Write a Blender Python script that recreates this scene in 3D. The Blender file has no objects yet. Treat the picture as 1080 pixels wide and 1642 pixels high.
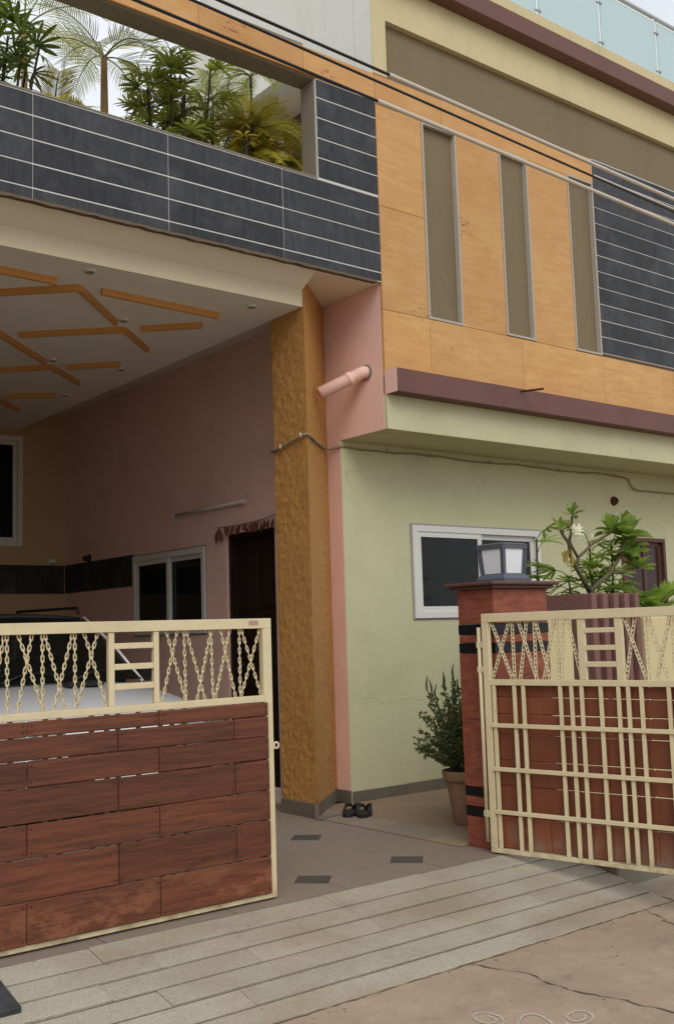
import bpy, bmesh, math, random
from mathutils import Vector, Matrix, noise
R = math.radians
rnd = random.Random(7)
sc = bpy.context.scene
COL = sc.collection

# ---------------------------------------------------------------- camera
cam = bpy.data.objects.new('camera', bpy.data.cameras.new('camera'))
COL.objects.link(cam)
cam.data.sensor_fit = 'VERTICAL'; cam.data.sensor_height = 24.0
cam.data.lens = 24.0 * 1699.5 / 1642.0
cam.data.clip_start = 0.05; cam.data.clip_end = 3000
yaw, pit, rol = 0.672055, 0.112619, -0.0311264
fw = Vector((math.sin(yaw)*math.cos(pit), math.cos(yaw)*math.cos(pit), math.sin(pit)))
rt = Vector((math.cos(yaw), -math.sin(yaw), 0)); up = rt.cross(fw)
r2 = rt*math.cos(rol) + up*math.sin(rol); u2 = up*math.cos(rol) - rt*math.sin(rol)
m = Matrix.Identity(4)
for i in range(3):
    m[i][0] = r2[i]; m[i][1] = u2[i]; m[i][2] = -fw[i]
m.translation = (0, 0, 1.6)
cam.matrix_world = m
sc.camera = cam

# ---------------------------------------------------------------- sky, sun, exposure
SUN_EL, SUN_AZ = R(42), R(208)       # azimuth measured clockwise from +Y
wd = bpy.data.worlds.new('World'); sc.world = wd; wd.use_nodes = True
nt = wd.node_tree; nt.nodes.clear()
wo = nt.nodes.new('ShaderNodeOutputWorld'); bg = nt.nodes.new('ShaderNodeBackground')
sky = nt.nodes.new('ShaderNodeTexSky'); sky.sky_type = 'NISHITA'; sky.sun_disc = False
sky.sun_elevation = SUN_EL; sky.sun_rotation = SUN_AZ; sky.air_density = 1.2; sky.dust_density = 3.0
tc = nt.nodes.new('ShaderNodeTexCoord'); cn = nt.nodes.new('ShaderNodeTexNoise')
cn.inputs['Scale'].default_value = 2.2; cn.inputs['Detail'].default_value = 6
cr = nt.nodes.new('ShaderNodeValToRGB')
cr.color_ramp.elements[0].position = .3; cr.color_ramp.elements[0].color = (.62, .62, .62, 1)
cr.color_ramp.elements[1].position = .7; cr.color_ramp.elements[1].color = (.96, .96, .96, 1)
mx = nt.nodes.new('ShaderNodeMixRGB'); mx.inputs[2].default_value = (10.6, 10.9, 11.3, 1)
nt.links.new(tc.outputs['Generated'], cn.inputs['Vector']); nt.links.new(cn.outputs['Fac'], cr.inputs[0])
nt.links.new(cr.outputs[0], mx.inputs[0]); nt.links.new(sky.outputs[0], mx.inputs[1])
nt.links.new(mx.outputs[0], bg.inputs[0]); bg.inputs[1].default_value = 0.1
nt.links.new(bg.outputs[0], wo.inputs[0])
sl = bpy.data.lights.new('sun', 'SUN'); sl.energy = 1.2; sl.angle = R(35); sl.color = (1, .95, .87)
so = bpy.data.objects.new('sun', sl); COL.objects.link(so)
sd = Vector((math.sin(SUN_AZ)*math.cos(SUN_EL), math.cos(SUN_AZ)*math.cos(SUN_EL), math.sin(SUN_EL)))
so.rotation_euler = (-sd).to_track_quat('-Z', 'Y').to_euler(); so.location = (0, -4, 20)
vs = sc.view_settings
vs.view_transform = 'Standard'; vs.look = 'None'; vs.gamma = 1; vs.exposure = -0.03; vs.use_curve_mapping = False

# ---------------------------------------------------------------- materials
def srgb(r, g, b):
    f = lambda c: (c/255/12.92) if c/255 <= .04045 else ((c/255+.055)/1.055)**2.4
    return (f(r), f(g), f(b))
class Mt:
    def __init__(s, name, rough=.7, spec=.4):
        s.m = bpy.data.materials.new(name); s.m.use_nodes = True
        s.t = s.m.node_tree; s.t.nodes.clear()
        s.o = s.n('ShaderNodeOutputMaterial'); s.b = s.n('ShaderNodeBsdfPrincipled')
        s.l(s.b.outputs[0], s.o.inputs[0])
        s.b.inputs['Roughness'].default_value = rough
        s.b.inputs['Specular IOR Level'].default_value = spec
        g = s.n('ShaderNodeNewGeometry'); s.pos = g.outputs['Position']
    def n(s, t): return s.t.nodes.new(t)
    def l(s, a, b): s.t.links.new(a, b)
    def vec(s, scale, rot=(0, 0, 0), src=None):
        mp = s.n('ShaderNodeMapping'); mp.inputs['Scale'].default_value = scale; mp.inputs['Rotation'].default_value = rot
        s.l(src or s.pos, mp.inputs[0]); return mp.outputs[0]
    def noise(s, scale, detail=5, rough=.6, stretch=(1, 1, 1), rot=(0, 0, 0), dist=0):
        n = s.n('ShaderNodeTexNoise'); n.inputs['Scale'].default_value = scale; n.inputs['Detail'].default_value = detail
        n.inputs['Roughness'].default_value = rough; n.inputs['Distortion'].default_value = dist
        s.l(s.vec(stretch, rot), n.inputs['Vector']); return n.outputs['Fac']
    def ramp(s, fac, stops):
        r = s.n('ShaderNodeValToRGB'); e = r.color_ramp.elements
        while len(e) < len(stops): e.new(.5)
        for q, (p, c) in zip(e, stops):
            q.position = p; q.color = (c, c, c, 1) if isinstance(c, (int, float)) else (*c, 1)
        s.l(fac, r.inputs[0]); return r.outputs[0]
    def mix(s, fac, a, b, mode='MIX'):
        x = s.n('ShaderNodeMixRGB'); x.blend_type = mode
        for k, v in ((0, fac), (1, a), (2, b)):
            if isinstance(v, (int, float)): x.inputs[k].default_value = v if k == 0 else (v, v, v, 1)
            elif isinstance(v, tuple): x.inputs[k].default_value = (*v, 1)
            else: s.l(v, x.inputs[k])
        return x.outputs[0]
    def rand(s, lo, hi):
        oi = s.n('ShaderNodeObjectInfo'); return s.ramp(oi.outputs['Random'], [(0, lo), (1, hi)])
    def col(s, c):
        if isinstance(c, tuple): s.b.inputs['Base Color'].default_value = (*c, 1)
        else: s.l(c, s.b.inputs['Base Color'])
        return s
    def bump(s, h, strength=.3, dist=.01):
        b = s.n('ShaderNodeBump'); b.inputs['Strength'].default_value = strength; b.inputs['Distance'].default_value = dist
        s.l(h, b.inputs['Height']); s.l(b.outputs[0], s.b.inputs['Normal']); return s
def mul(c, k): return tuple(min(1, x*k) for x in c)

def paint(name, c, var=.12, rough=.75, dirt=None, dirt_amt=.35, bump=.12, streak=False, cracks=False):
    M = Mt(name, rough, .3)
    base = M.mix(M.noise(2.2, 6), mul(c, 1-var), mul(c, 1+var*.6))
    base = M.mix(M.ramp(M.noise(38, 3), [(.35, 0), (.7, .3)]), base, mul(c, .88))
    if dirt:
        f = M.noise(1.6, 9, .7, (1, 1, .25) if streak else (1, 1, 1))
        base = M.mix(M.ramp(f, [(.5, 0), (.72, dirt_amt)]), base, dirt)
    if cracks:      # hairline plaster cracks, only in patches
        v = M.n('ShaderNodeTexVoronoi'); v.feature = 'DISTANCE_TO_EDGE'; v.inputs['Scale'].default_value = 1.9
        nz = M.n('ShaderNodeTexNoise'); nz.inputs['Scale'].default_value = 5; nz.inputs['Detail'].default_value = 6; M.l(M.pos, nz.inputs['Vector'])
        M.l(M.mix(.16, M.pos, nz.outputs['Color'], 'ADD'), v.inputs['Vector'])
        line = M.ramp(v.outputs['Distance'], [(0, 1), (.006, 0)]); patch = M.ramp(M.noise(.9, 3, .5), [(.52, 0), (.62, .55)])
        base = M.mix(M.mix(1.0, line, patch, 'MULTIPLY'), base, mul(c, .42))
        base = M.mix(M.ramp(M.noise(22, 8, .75), [(.66, 0), (.72, .3)]), base, mul(c, .7))
    M.col(base)
    M.bump(M.mix(.5, M.noise(60, 4), M.noise(7, 4, .55)), bump*2.2, .012)
    return M.m

green_c = srgb(196, 195, 160); pink_c = srgb(237, 197, 185)
m_green = paint('green wall paint', green_c, .1, dirt=srgb(156, 154, 122), dirt_amt=.35, cracks=True)
m_pink = paint('pink wall paint', pink_c, .1, dirt=srgb(190, 146, 134), dirt_amt=.25)
m_beige = paint('beige wall paint', srgb(190, 162, 124), .1)
m_white = paint('white wall paint', srgb(214, 216, 210), .05, dirt=srgb(158, 156, 138), dirt_amt=.35, streak=True, cracks=True)
m_cream = paint('cream frame paint', srgb(204, 192, 152), .08, dirt=srgb(150, 136, 100), dirt_amt=.3, streak=True)
m_soffit = paint('soffit paint', srgb(228, 220, 202), .05, dirt=srgb(190, 172, 144), dirt_amt=.25)
m_ceil = paint('false ceiling paint', srgb(236, 234, 226), .04)
m_fascia = paint('cream fascia paint', srgb(206, 194, 168), .08)
m_brownband = paint('brown band paint', srgb(112, 78, 70), .1, .55, dirt=srgb(80, 58, 50), streak=True)
m_recess = paint('grey brown recess paint', srgb(124, 110, 86), .08, dirt=srgb(96, 84, 64), streak=True)
m_cement = paint('bare grey cement', srgb(132, 124, 110), .2, .9, dirt=srgb(80, 74, 62), bump=.4)
m_trim = paint('pale cement trim', srgb(176, 170, 158), .15, .85)
m_grout = paint('pale tile grout', srgb(206, 206, 202), .08)
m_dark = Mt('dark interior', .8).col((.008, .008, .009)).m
m_creamwall = paint('cream boundary paint', srgb(206, 194, 150), .08, dirt=srgb(140, 128, 96), streak=True)

def black_tile(name, c, streak):
    M = Mt(name, .5, .25)
    f = M.noise(9, 8, .7, (3.2, 1, .55), (0, R(18), 0), .5)
    b = M.mix(M.ramp(f, [(.3, 0), (.75, 1)]), mul(c, .55), mul(c, 1.45))
    g = M.noise(16, 10, .75, (5, 1, .5), (0, R(28), 0), .4)
    b = M.mix(M.ramp(g, [(.6, 0), (.78, streak)]), b, srgb(142, 142, 146))
    b = M.mix(1.0, b, M.rand(.78, 1.2), 'MULTIPLY')
    h = M.noise(3.2, 7, .7)
    b = M.mix(M.ramp(h, [(.48, 0), (.72, .5)]), b, srgb(92, 94, 100))
    M.col(b); M.bump(g, .25, .004)
    M.l(M.ramp(f, [(.3, .5), (.8, .75)]), M.b.inputs['Roughness'])
    return M.m
m_tile = black_tile('black slate tile', srgb(58, 60, 65), .45)
m_band = black_tile('black granite band', srgb(46, 48, 50), .2)
m_blackpol = Mt('polished black granite', .3, .35).col(srgb(22, 22, 24)).m

def travertine():
    M = Mt('orange travertine', .55, .35)
    c = srgb(214, 160, 104)
    f = M.noise(3.5, 9, .6, (.9, 1, 7), (0, R(3), 0), .8)
    b = M.mix(M.ramp(f, [(.3, 0), (.7, 1)]), srgb(192, 145, 88), srgb(210, 168, 110))
    g = M.noise(1.3, 6, .6, (1, 1, 1.4))
    b = M.mix(M.ramp(g, [(.4, 0), (.72, .6)]), b, srgb(190, 134, 80))
    h = M.noise(9, 10, .7, (.8, 1, 7), (0, R(-4), 0), 1.2)
    b = M.mix(M.ramp(h, [(.58, 0), (.74, .45)]), b, srgb(216, 186, 146))
    # pits of the stone, in scattered veins
    p = M.noise(26, 6, .75, (.55, 1, 2.2), (0, 0, 0), .5); q = M.noise(1.7, 3, .5, (.8, 1, 2.0))
    pit = M.mix(1.0, M.ramp(p, [(.55, 0), (.6, 1)]), M.ramp(q, [(.66, 0), (.70, 1)]), 'MULTIPLY')
    b = M.mix(M.ramp(M.noise(4.5, 7, .65), [(.45, 0), (.75, .4)]), b, srgb(180, 126, 76))
    b = M.mix(M.ramp(M.noise(60, 4, .7, (.6, 1, 2.5)), [(.5, 0), (.72, .35)]), b, srgb(176, 128, 82))
    b = M.mix(pit, b, srgb(92, 52, 30))
    b = M.mix(1.0, b, M.rand(.92, 1.06), 'MULTIPLY')
    M.col(b); M.bump(M.mix(1.0, f, pit, 'SUBTRACT'), .25, .006)
    return M.m
m_trav = travertine()

def stucco():
    M = Mt('ochre rough stucco', .6, .45)
    f = M.noise(24, 8, .7, (1, 1, .75)); g = M.noise(3, 5)
    f2 = M.noise(48, 6, .7, (1.3, 1.3, .55))
    b = M.mix(M.ramp(f2, [(.35, 0), (.7, 1)]), srgb(174, 124, 62), srgb(208, 156, 86))
    b = M.mix(M.ramp(g, [(.4, 0), (.75, .3)]), b, srgb(164, 112, 56))
    b = M.mix(M.ramp(M.noise(70, 3), [(.62, 0), (.72, .3)]), b, srgb(226, 180, 104))
    M.col(b); M.bump(M.mix(.65, f, f2), 1.0, .024)
    return M.m
m_stucco = stucco()

def wood():
    M = Mt('brown gate plank', .5, .4)
    f = M.noise(6, 9, .65, (.35, 1, 7), (0, 0, 0), .6)
    b = M.mix(M.ramp(f, [(.28, 0), (.72, 1)]), srgb(66, 36, 25), srgb(124, 70, 46))
    g = M.noise(26, 8, .7, (.3, 1, 5))
    b = M.mix(M.ramp(g, [(.48, 0), (.7, .6)]), b, srgb(54, 29, 22))
    b = M.mix(1.0, b, M.rand(.8, 1.2), 'MULTIPLY')
    # peeled varnish low on the boards
    z = M.n('ShaderNodeSeparateXYZ'); M.l(M.pos, z.inputs[0])
    low = M.ramp(z.outputs[2], [(.28, 1), (.5, 0)])
    pe = M.ramp(M.noise(7, 8, .7, (.8, 1, 1.6)), [(.5, 0), (.56, 1)])
    b = M.mix(M.mix(1.0, M.mix(1.0, low, pe, 'MULTIPLY'), (.6, .6, .6), 'MULTIPLY'), b, srgb(140, 92, 62))
    M.col(b); M.bump(f, .3, .004)
    return M.m
m_wood = wood()
def redboard():
    M = Mt('red brown gate board back', .55, .35)
    f = M.noise(5, 7, .6, (4, 4, .4))
    b = M.mix(f, srgb(100, 54, 36), srgb(134, 76, 50))
    b = M.mix(1.0, b, M.rand(.85, 1.15), 'MULTIPLY')
    z = M.n('ShaderNodeSeparateXYZ'); M.l(M.pos, z.inputs[0])
    b = M.mix(M.mix(1.0, M.ramp(z.outputs[2], [(.26, .8), (.42, 0)]), M.ramp(M.noise(9, 6), [(.4, 0), (.6, 1)]), 'MULTIPLY'), b, srgb(128, 108, 92))
    M.col(b); M.bump(f, .15, .003); return M.m
m_redboard = redboard()
def gatepaint():
    M = Mt('cream gate enamel', .42, .5)
    c = srgb(216, 202, 165)
    b = M.mix(M.noise(4, 6), mul(c, .86), mul(c, 1.04))
    z = M.n('ShaderNodeSeparateXYZ'); M.l(M.pos, z.inputs[0])
    low = M.ramp(z.outputs[2], [(.2, 1), (.32, .12)])
    b = M.mix(M.mix(1.0, low, M.ramp(M.noise(11, 8, .7), [(.42, 0), (.7, .9)]), 'MULTIPLY'), b, srgb(126, 96, 62))
    b = M.mix(M.ramp(M.noise(30, 6, .7), [(.66, 0), (.71, .7)]), b, srgb(122, 84, 54))
    b = M.mix(M.ramp(M.noise(2.2, 7, .7), [(.5, 0), (.75, .3)]), b, srgb(168, 150, 112))
    M.col(b); M.bump(M.noise(25, 3), .08, .003); return M.m
m_gate = gatepaint()
def redstone():
    M = Mt('red sandstone cladding', .6, .35)
    f = M.noise(8, 9, .65, (1, 1, 4), (R(6), 0, 0), .8)
    b = M.mix(M.ramp(f, [(.3, 0), (.72, 1)]), srgb(112, 56, 42), srgb(156, 90, 70))
    h = M.noise(10, 10, .7, (1, 1, 4.5), (0, 0, 0), 1.2)
    b = M.mix(M.ramp(h, [(.64, 0), (.7, .6)]), b, srgb(202, 160, 140))
    M.col(b); M.bump(f, .3, .005); return M.m
m_redstone = redstone()
m_cap = paint('dark maroon stone', srgb(96, 66, 60), .15, .5)
m_flute = paint('maroon fluted paint', srgb(126, 92, 86), .15, .7, dirt=srgb(96, 66, 62), bump=.4)
def granite(name, ca, cb, speck=.5, rand=(.86, 1.1), dirt=.8):
    M = Mt(name, .75, .3)
    b = M.mix(M.noise(2.2, 7, .6), ca, cb)
    b = M.mix(M.ramp(M.noise(90, 4, .7), [(.42, 0), (.62, speck)]), b, mul(cb, 1.25))
    b = M.mix(M.ramp(M.noise(130, 3, .7), [(.56, 0), (.66, speck)]), b, mul(ca, .6))
    b = M.mix(M.ramp(M.noise(.8, 8, .6, (1, 1.8, 1)), [(.42, 0), (.62, dirt)]), b, srgb(142, 120, 98))
    b = M.mix(M.ramp(M.noise(2.7, 9, .7), [(.58, 0), (.7, .3)]), b, srgb(108, 96, 82))
    b = M.mix(1.0, b, M.rand(*rand), 'MULTIPLY')
    M.col(b); M.bump(M.noise(45, 5), .5, .008); return M.m
m_granite = granite('pale granite slab', srgb(146, 140, 123), srgb(172, 166, 151), .55, (.94, 1.06), .62)
m_skirt = granite('grey granite skirting', srgb(88, 86, 78), srgb(112, 108, 98), .4, dirt=.35)
m_mortar = paint('dirty mortar bed', srgb(104, 92, 76), .25, .95, dirt=srgb(76, 66, 54), bump=.5)
m_floor = granite('brown floor stone', srgb(124, 113, 102), srgb(138, 127, 115), .25, (.97, 1.03), .45)
m_yslab = granite('yard stone slab', srgb(138, 126, 110), srgb(152, 140, 124), .3)
m_floorblack = granite('dark diamond floor tile', srgb(64, 64, 64), srgb(80, 79, 78), .2, dirt=.15)
m_yard = paint('earthy yard cement', srgb(146, 124, 102), .2, .9, dirt=srgb(116, 98, 80), bump=.4)
def concrete():
    M = Mt('street concrete', .85, .3)
    b = M.mix(M.ramp(M.noise(1.1, 8, .65), [(.3, 0), (.7, 1)]), srgb(144, 126, 106), srgb(174, 154, 132))
    b = M.mix(M.ramp(M.noise(6, 9, .75), [(.5, 0), (.7, .45)]), b, srgb(188, 170, 148))
    b = M.mix(M.ramp(M.noise(3.1, 9, .7, (1, 1.6, 1)), [(.53, 0), (.7, .5)]), b, srgb(112, 98, 84))
    b = M.mix(M.ramp(M.noise(140, 3, .7), [(.58, 0), (.66, .4)]), b, srgb(92, 82, 72))
    b = M.mix(M.ramp(M.noise(220, 3, .7), [(.56, 0), (.64, .5)]), b, srgb(196, 182, 162))
    b = M.mix(M.ramp(M.noise(55, 4, .7), [(.66, 0), (.7, .6)]), b, srgb(90, 76, 62))
    M.col(b); M.bump(M.mix(.5, M.noise(70, 5, .7), M.noise(8, 5)), .5, .01); return M.m
m_street = concrete()
m_crack = Mt('dark crack soil', .95, .1).col(srgb(104, 89, 75)).m  # one even dark tone, the crack strips' own colour
def chalkm(n, thr):
    M = Mt(n, .95, .1)
    M.col(srgb(202, 192, 180)); tr = M.n('ShaderNodeBsdfTransparent'); ms = M.n('ShaderNodeMixShader')
    M.l(M.ramp(M.noise(120, 4, .7), [(thr, 0), (thr+.12, 1)]), ms.inputs[0]); M.l(tr.outputs[0], ms.inputs[1]); M.l(M.b.outputs[0], ms.inputs[2])
    M.l(ms.outputs[0], M.o.inputs[0]); return M.m
m_chalk = chalkm('white chalk powder', .41)
m_chalk2 = chalkm('faded chalk powder', .50)
m_upvc = Mt('white window plastic', .4, .5).col(srgb(214, 214, 210)).m
m_alu = paint('grey window trim', srgb(150, 148, 142), .1, .5)
def glassm(name, c, rough=.06):
    M = Mt(name, rough, .25); M.col(c); return M.m
m_glass = glassm('dark window glass', (.006, .008, .008))
m_brownwin = paint('brown window frame', srgb(92, 62, 54), .1, .5)
m_brownpane = glassm('brown tinted pane', srgb(62, 44, 42), .15)
def frosted():
    M = Mt('frosted blue railing glass', .25, .5); M.col(srgb(214, 232, 236))
    t = M.n('ShaderNodeBsdfTranslucent'); t.inputs[0].default_value = (*srgb(226, 242, 246), 1)
    x = M.n('ShaderNodeMixShader'); x.inputs[0].default_value = .5
    M.l(M.b.outputs[0], x.inputs[1]); M.l(t.outputs[0], x.inputs[2]); M.l(x.outputs[0], M.o.inputs[0]); return M.m
m_frost = frosted()
M = Mt('brushed steel', .3); M.col((.5, .52, .54)); M.b.inputs['Metallic'].default_value = .9; m_steel = M.m
m_glassedge = Mt('glass edge', .3).col(srgb(226, 240, 240)).m
m_cable = Mt('black cable sheath', .4).col((.012, .011, .011)).m
m_sleeve = Mt('pale grey cable sleeve', .45).col(srgb(196, 188, 176)).m
m_wirebeige = paint('dusty beige cable', srgb(146, 134, 108), .15, .7)
m_rust = paint('rusty iron', srgb(84, 48, 36), .25, .85)
m_strip = paint('orange ceiling strip paint', srgb(204, 152, 88), .06, .6)
m_lampglass = Mt('milky lamp glass', .25, .5).col(srgb(222, 226, 232)).m
m_lampmetal = paint('slate grey lamp metal', srgb(88, 94, 104), .12, .5)
m_terra = paint('dusty terracotta', srgb(150, 118, 92), .2, .85, dirt=srgb(112, 88, 66), bump=.4)
m_soil = paint('dark soil', srgb(58, 44, 34), .3, .95, bump=.6)
m_rubber = Mt('black rubber', .55, .4).col((.012, .012, .013)).m
m_drain = black_tile('dark drain stone', srgb(58, 60, 62), .2)
M = Mt('white car paint', .25, .5); M.col(srgb(226, 230, 234)); M.b.inputs['Coat Weight'].default_value = .6; m_carpaint = M.m
m_black = Mt('black plastic', .5, .4).col((.014, .014, .015)).m
M = Mt('car glass', .03, .6); M.col((.01, .012, .012))
_t = M.n('ShaderNodeBsdfTransparent'); _t.inputs[0].default_value = (.45, .5, .48, 1); _x = M.n('ShaderNodeMixShader'); _x.inputs[0].default_value = .45
M.l(M.b.outputs[0], _x.inputs[1]); M.l(_t.outputs[0], _x.inputs[2]); M.l(_x.outputs[0], M.o.inputs[0]); m_carglass = M.m
m_headlight = Mt('headlight lens', .08, .6).col(srgb(180, 186, 190)).m
m_plate = Mt('number plate white', .4).col(srgb(220, 220, 214)).m
m_tubel = Mt('tube light cover', .35).col(srgb(214, 206, 196)).m
m_doorwood = paint('dark brown door', srgb(40, 27, 22), .2, .55)
m_dry = paint('dried mango leaf', srgb(112, 66, 46), .3, .8)

def leafm(name, ca, cb, rough=.45, trans=.42, lo=.55, hi=1.45):
    M = Mt(name, rough, .4)
    b = M.mix(M.noise(9, 3), ca, cb)
    b = M.mix(1.0, b, M.rand(lo, hi), 'MULTIPLY')
    M.col(b)
    t = M.n('ShaderNodeBsdfTranslucent'); M.l(M.mix(1.0, b, (1.5, 1.5, .8), 'MULTIPLY'), t.inputs[0])
    x = M.n('ShaderNodeMixShader'); x.inputs[0].default_value = trans
    M.l(M.b.outputs[0], x.inputs[1]); M.l(t.outputs[0], x.inputs[2]); M.l(x.outputs[0], M.o.inputs[0]); return M.m
m_leafdark = leafm('dark glossy leaf', (.08, .13, .035), (.17, .21, .06))
m_leafmid = leafm('mid green leaf', (.15, .2, .045), (.29, .31, .08))
m_leaffrang = leafm('frangipani leaf', (.16, .25, .06), (.27, .36, .10))
m_leafyel = leafm('yellow green frond', (.34, .3, .06), (.46, .4, .09))
m_leafpale = leafm('pale feathery frond', (.22, .25, .10), (.34, .35, .14))
m_leafyellow = leafm('yellowed leaf', (.55, .42, .12), (.7, .55, .2))
m_leafshrub = leafm('small shrub leaf', (.12, .16, .065), (.21, .25, .11))
m_bark = paint('grey green bark', srgb(96, 90, 66), .25, .85, bump=.4)
m_cane = paint('dark cane', srgb(58, 52, 36), .3, .8)
m_trunkbrown = paint('fibrous palm trunk', srgb(140, 112, 74), .3, .9, bump=.5)
m_petal = leafm('white petal', (.75, .74, .68), (.85, .84, .78), .5, .3, .95, 1.05)

# ---------------------------------------------------------------- builders
def link(name, me, mat=None, parent=None):
    o = bpy.data.objects.new(name, me); COL.objects.link(o)
    if me is not None and mat is not None and not me.materials: me.materials.append(mat)
    if parent is not None: o.parent = parent
    return o
def thing(name, label, cat, loc=(0, 0, 0), rz=0, group=None):
    o = bpy.data.objects.new(name, None); COL.objects.link(o)
    o.empty_display_size = .1; o.location = loc; o.rotation_euler = (0, 0, rz)
    return tag(o, label, cat, group)
def tag(o, label, cat, group=None, kind=None):
    o['label'] = label; o['category'] = cat
    if group: o['group'] = group
    if kind: o['kind'] = kind
    return o
def struct(o): o['kind'] = 'structure'; return o
def mesh_of(bm, name, smooth=False):
    me = bpy.data.meshes.new(name); bm.normal_update(); bm.to_mesh(me); bm.free()
    if smooth:
        for p in me.polygons: p.use_smooth = True
    return me
def raw(verts, faces, name, smooth=False):
    me = bpy.data.meshes.new(name); me.from_pydata([tuple(v) for v in verts], [], faces); me.update()
    if smooth:
        for p in me.polygons: p.use_smooth = True
    return me
_bc = {}
def boxmesh(sx, sy, sz, bev, mat):
    k = (round(sx, 3), round(sy, 3), round(sz, 3), bev, mat.name)
    if k not in _bc:
        bm = bmesh.new(); bmesh.ops.create_cube(bm, size=1)
        bmesh.ops.scale(bm, vec=(sx, sy, sz), verts=bm.verts)
        if bev: bmesh.ops.bevel(bm, geom=bm.edges[:], offset=bev, segments=1, affect='EDGES')
        me = mesh_of(bm, 'box'); me.materials.append(mat); _bc[k] = me
    return _bc[k]
def box(name, x, y, z, mat, parent=None, bev=.004):
    """x, y, z are (from, to) pairs"""
    sx, sy, sz = x[1]-x[0], y[1]-y[0], z[1]-z[0]
    bev = min(bev, .3*min(sx, sy, sz))
    o = link(name, boxmesh(sx, sy, sz, round(bev, 4), mat), None, parent)
    o.location = ((x[0]+x[1])/2, (y[0]+y[1])/2, (z[0]+z[1])/2)
    return o
def bmbox(bm, x, y, z):
    v = [bm.verts.new((a, b, c)) for a in x for b in y for c in z]
    for f in ((0, 1, 3, 2), (4, 6, 7, 5), (0, 4, 5, 1), (2, 3, 7, 6), (0, 2, 6, 4), (1, 5, 7, 3)):
        bm.faces.new([v[i] for i in f])
def tube_data(pts, rad, n=8, cap=True, V=None, F=None):
    V = [] if V is None else V; F = [] if F is None else F
    pts = [Vector(p) for p in pts]
    if not hasattr(rad, '__len__'): rad = [rad]*len(pts)
    b0 = len(V); nrm = None
    for i, p in enumerate(pts):
        t = (pts[min(i+1, len(pts)-1)] - pts[max(i-1, 0)]).normalized()
        if nrm is None: nrm = t.orthogonal().normalized()
        else:
            nrm = (nrm - t*nrm.dot(t))
            nrm = nrm.normalized() if nrm.length > 1e-6 else t.orthogonal().normalized()
        bi = t.cross(nrm)
        for k in range(n):
            a = 2*math.pi*k/n
            V.append(p + (nrm*math.cos(a) + bi*math.sin(a))*rad[i])
    for i in range(len(pts)-1):
        for k in range(n):
            a = b0+i*n+k; b = b0+i*n+(k+1) % n
            F.append((a, b, b+n, a+n))
    if cap:
        F.append(tuple(b0+k for k in reversed(range(n)))); e = b0+(len(pts)-1)*n; F.append(tuple(e+k for k in range(n)))
    return V, F
def tube(name, pts, rad, mat, parent=None, n=8):
    V, F = tube_data(pts, rad, n); return link(name, raw(V, F, name, True), mat, parent)
def wall(name, axis, a, z, d, holes, mat, parent=None):
    """panel spanning a (along axis 'x' or 'y') by z, thickness d, with rectangular holes (a0,a1,z0,z1)"""
    A = sorted({a[0], a[1], *[h[i] for h in holes for i in (0, 1)]}); Z = sorted({z[0], z[1], *[h[i] for h in holes for i in (2, 3)]})
    A = [q for q in A if a[0] <= q <= a[1]]; Z = [q for q in Z if z[0] <= q <= z[1]]
    solid = lambda i, j: 0 <= i < len(A)-1 and 0 <= j < len(Z)-1 and not any(h[0] < (A[i]+A[i+1])/2 < h[1] and h[2] < (Z[j]+Z[j+1])/2 < h[3] for h in holes)
    P = (lambda s, t, w: (s, t, w)) if axis == 'x' else (lambda s, t, w: (t, s, w))
    bm = bmesh.new()
    def q(*p): bm.faces.new([bm.verts.new(P(*c)) for c in p])
    d0, d1 = d
    for i in range(len(A)-1):
        for j in range(len(Z)-1):
            if not solid(i, j): continue
            s0, s1, w0, w1 = A[i], A[i+1], Z[j], Z[j+1]
            q((s0, d0, w0), (s1, d0, w0), (s1, d0, w1), (s0, d0, w1)); q((s0, d1, w0), (s0, d1, w1), (s1, d1, w1), (s1, d1, w0))
            if not solid(i-1, j): q((s0, d0, w0), (s0, d0, w1), (s0, d1, w1), (s0, d1, w0))
            if not solid(i+1, j): q((s1, d0, w0), (s1, d1, w0), (s1, d1, w1), (s1, d0, w1))
            if not solid(i, j-1): q((s0, d0, w0), (s0, d1, w0), (s1, d1, w0), (s1, d0, w0))
            if not solid(i, j+1): q((s0, d0, w1), (s1, d0, w1), (s1, d1, w1), (s0, d1, w1))
    bmesh.ops.remove_doubles(bm, verts=bm.verts, dist=.0005); bmesh.ops.recalc_face_normals(bm, faces=bm.faces)
    return link(name, mesh_of(bm, name), mat, parent)
def prism(pts, z0, z1):
    """closed prism from a ccw footprint"""
    bm = bmesh.new(); lo = [bm.verts.new((*p, z0)) for p in pts]; hi = [bm.verts.new((*p, z1)) for p in pts]
    bm.faces.new(list(reversed(lo))); bm.faces.new(hi); n = len(pts)
    for i in range(n): bm.faces.new((lo[i], lo[(i+1) % n], hi[(i+1) % n], hi[i]))
    return bm
def frame(name, axis, a, z, d, w, mat, parent):
    return wall(name, axis, a, z, d, [(a[0]+w, a[1]-w, z[0]+w, z[1]-w)], mat, parent)
def empty_part(name, parent):
    o = bpy.data.objects.new(name, None); COL.objects.link(o); o.parent = parent; o.empty_display_size = .1; return o

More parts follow.
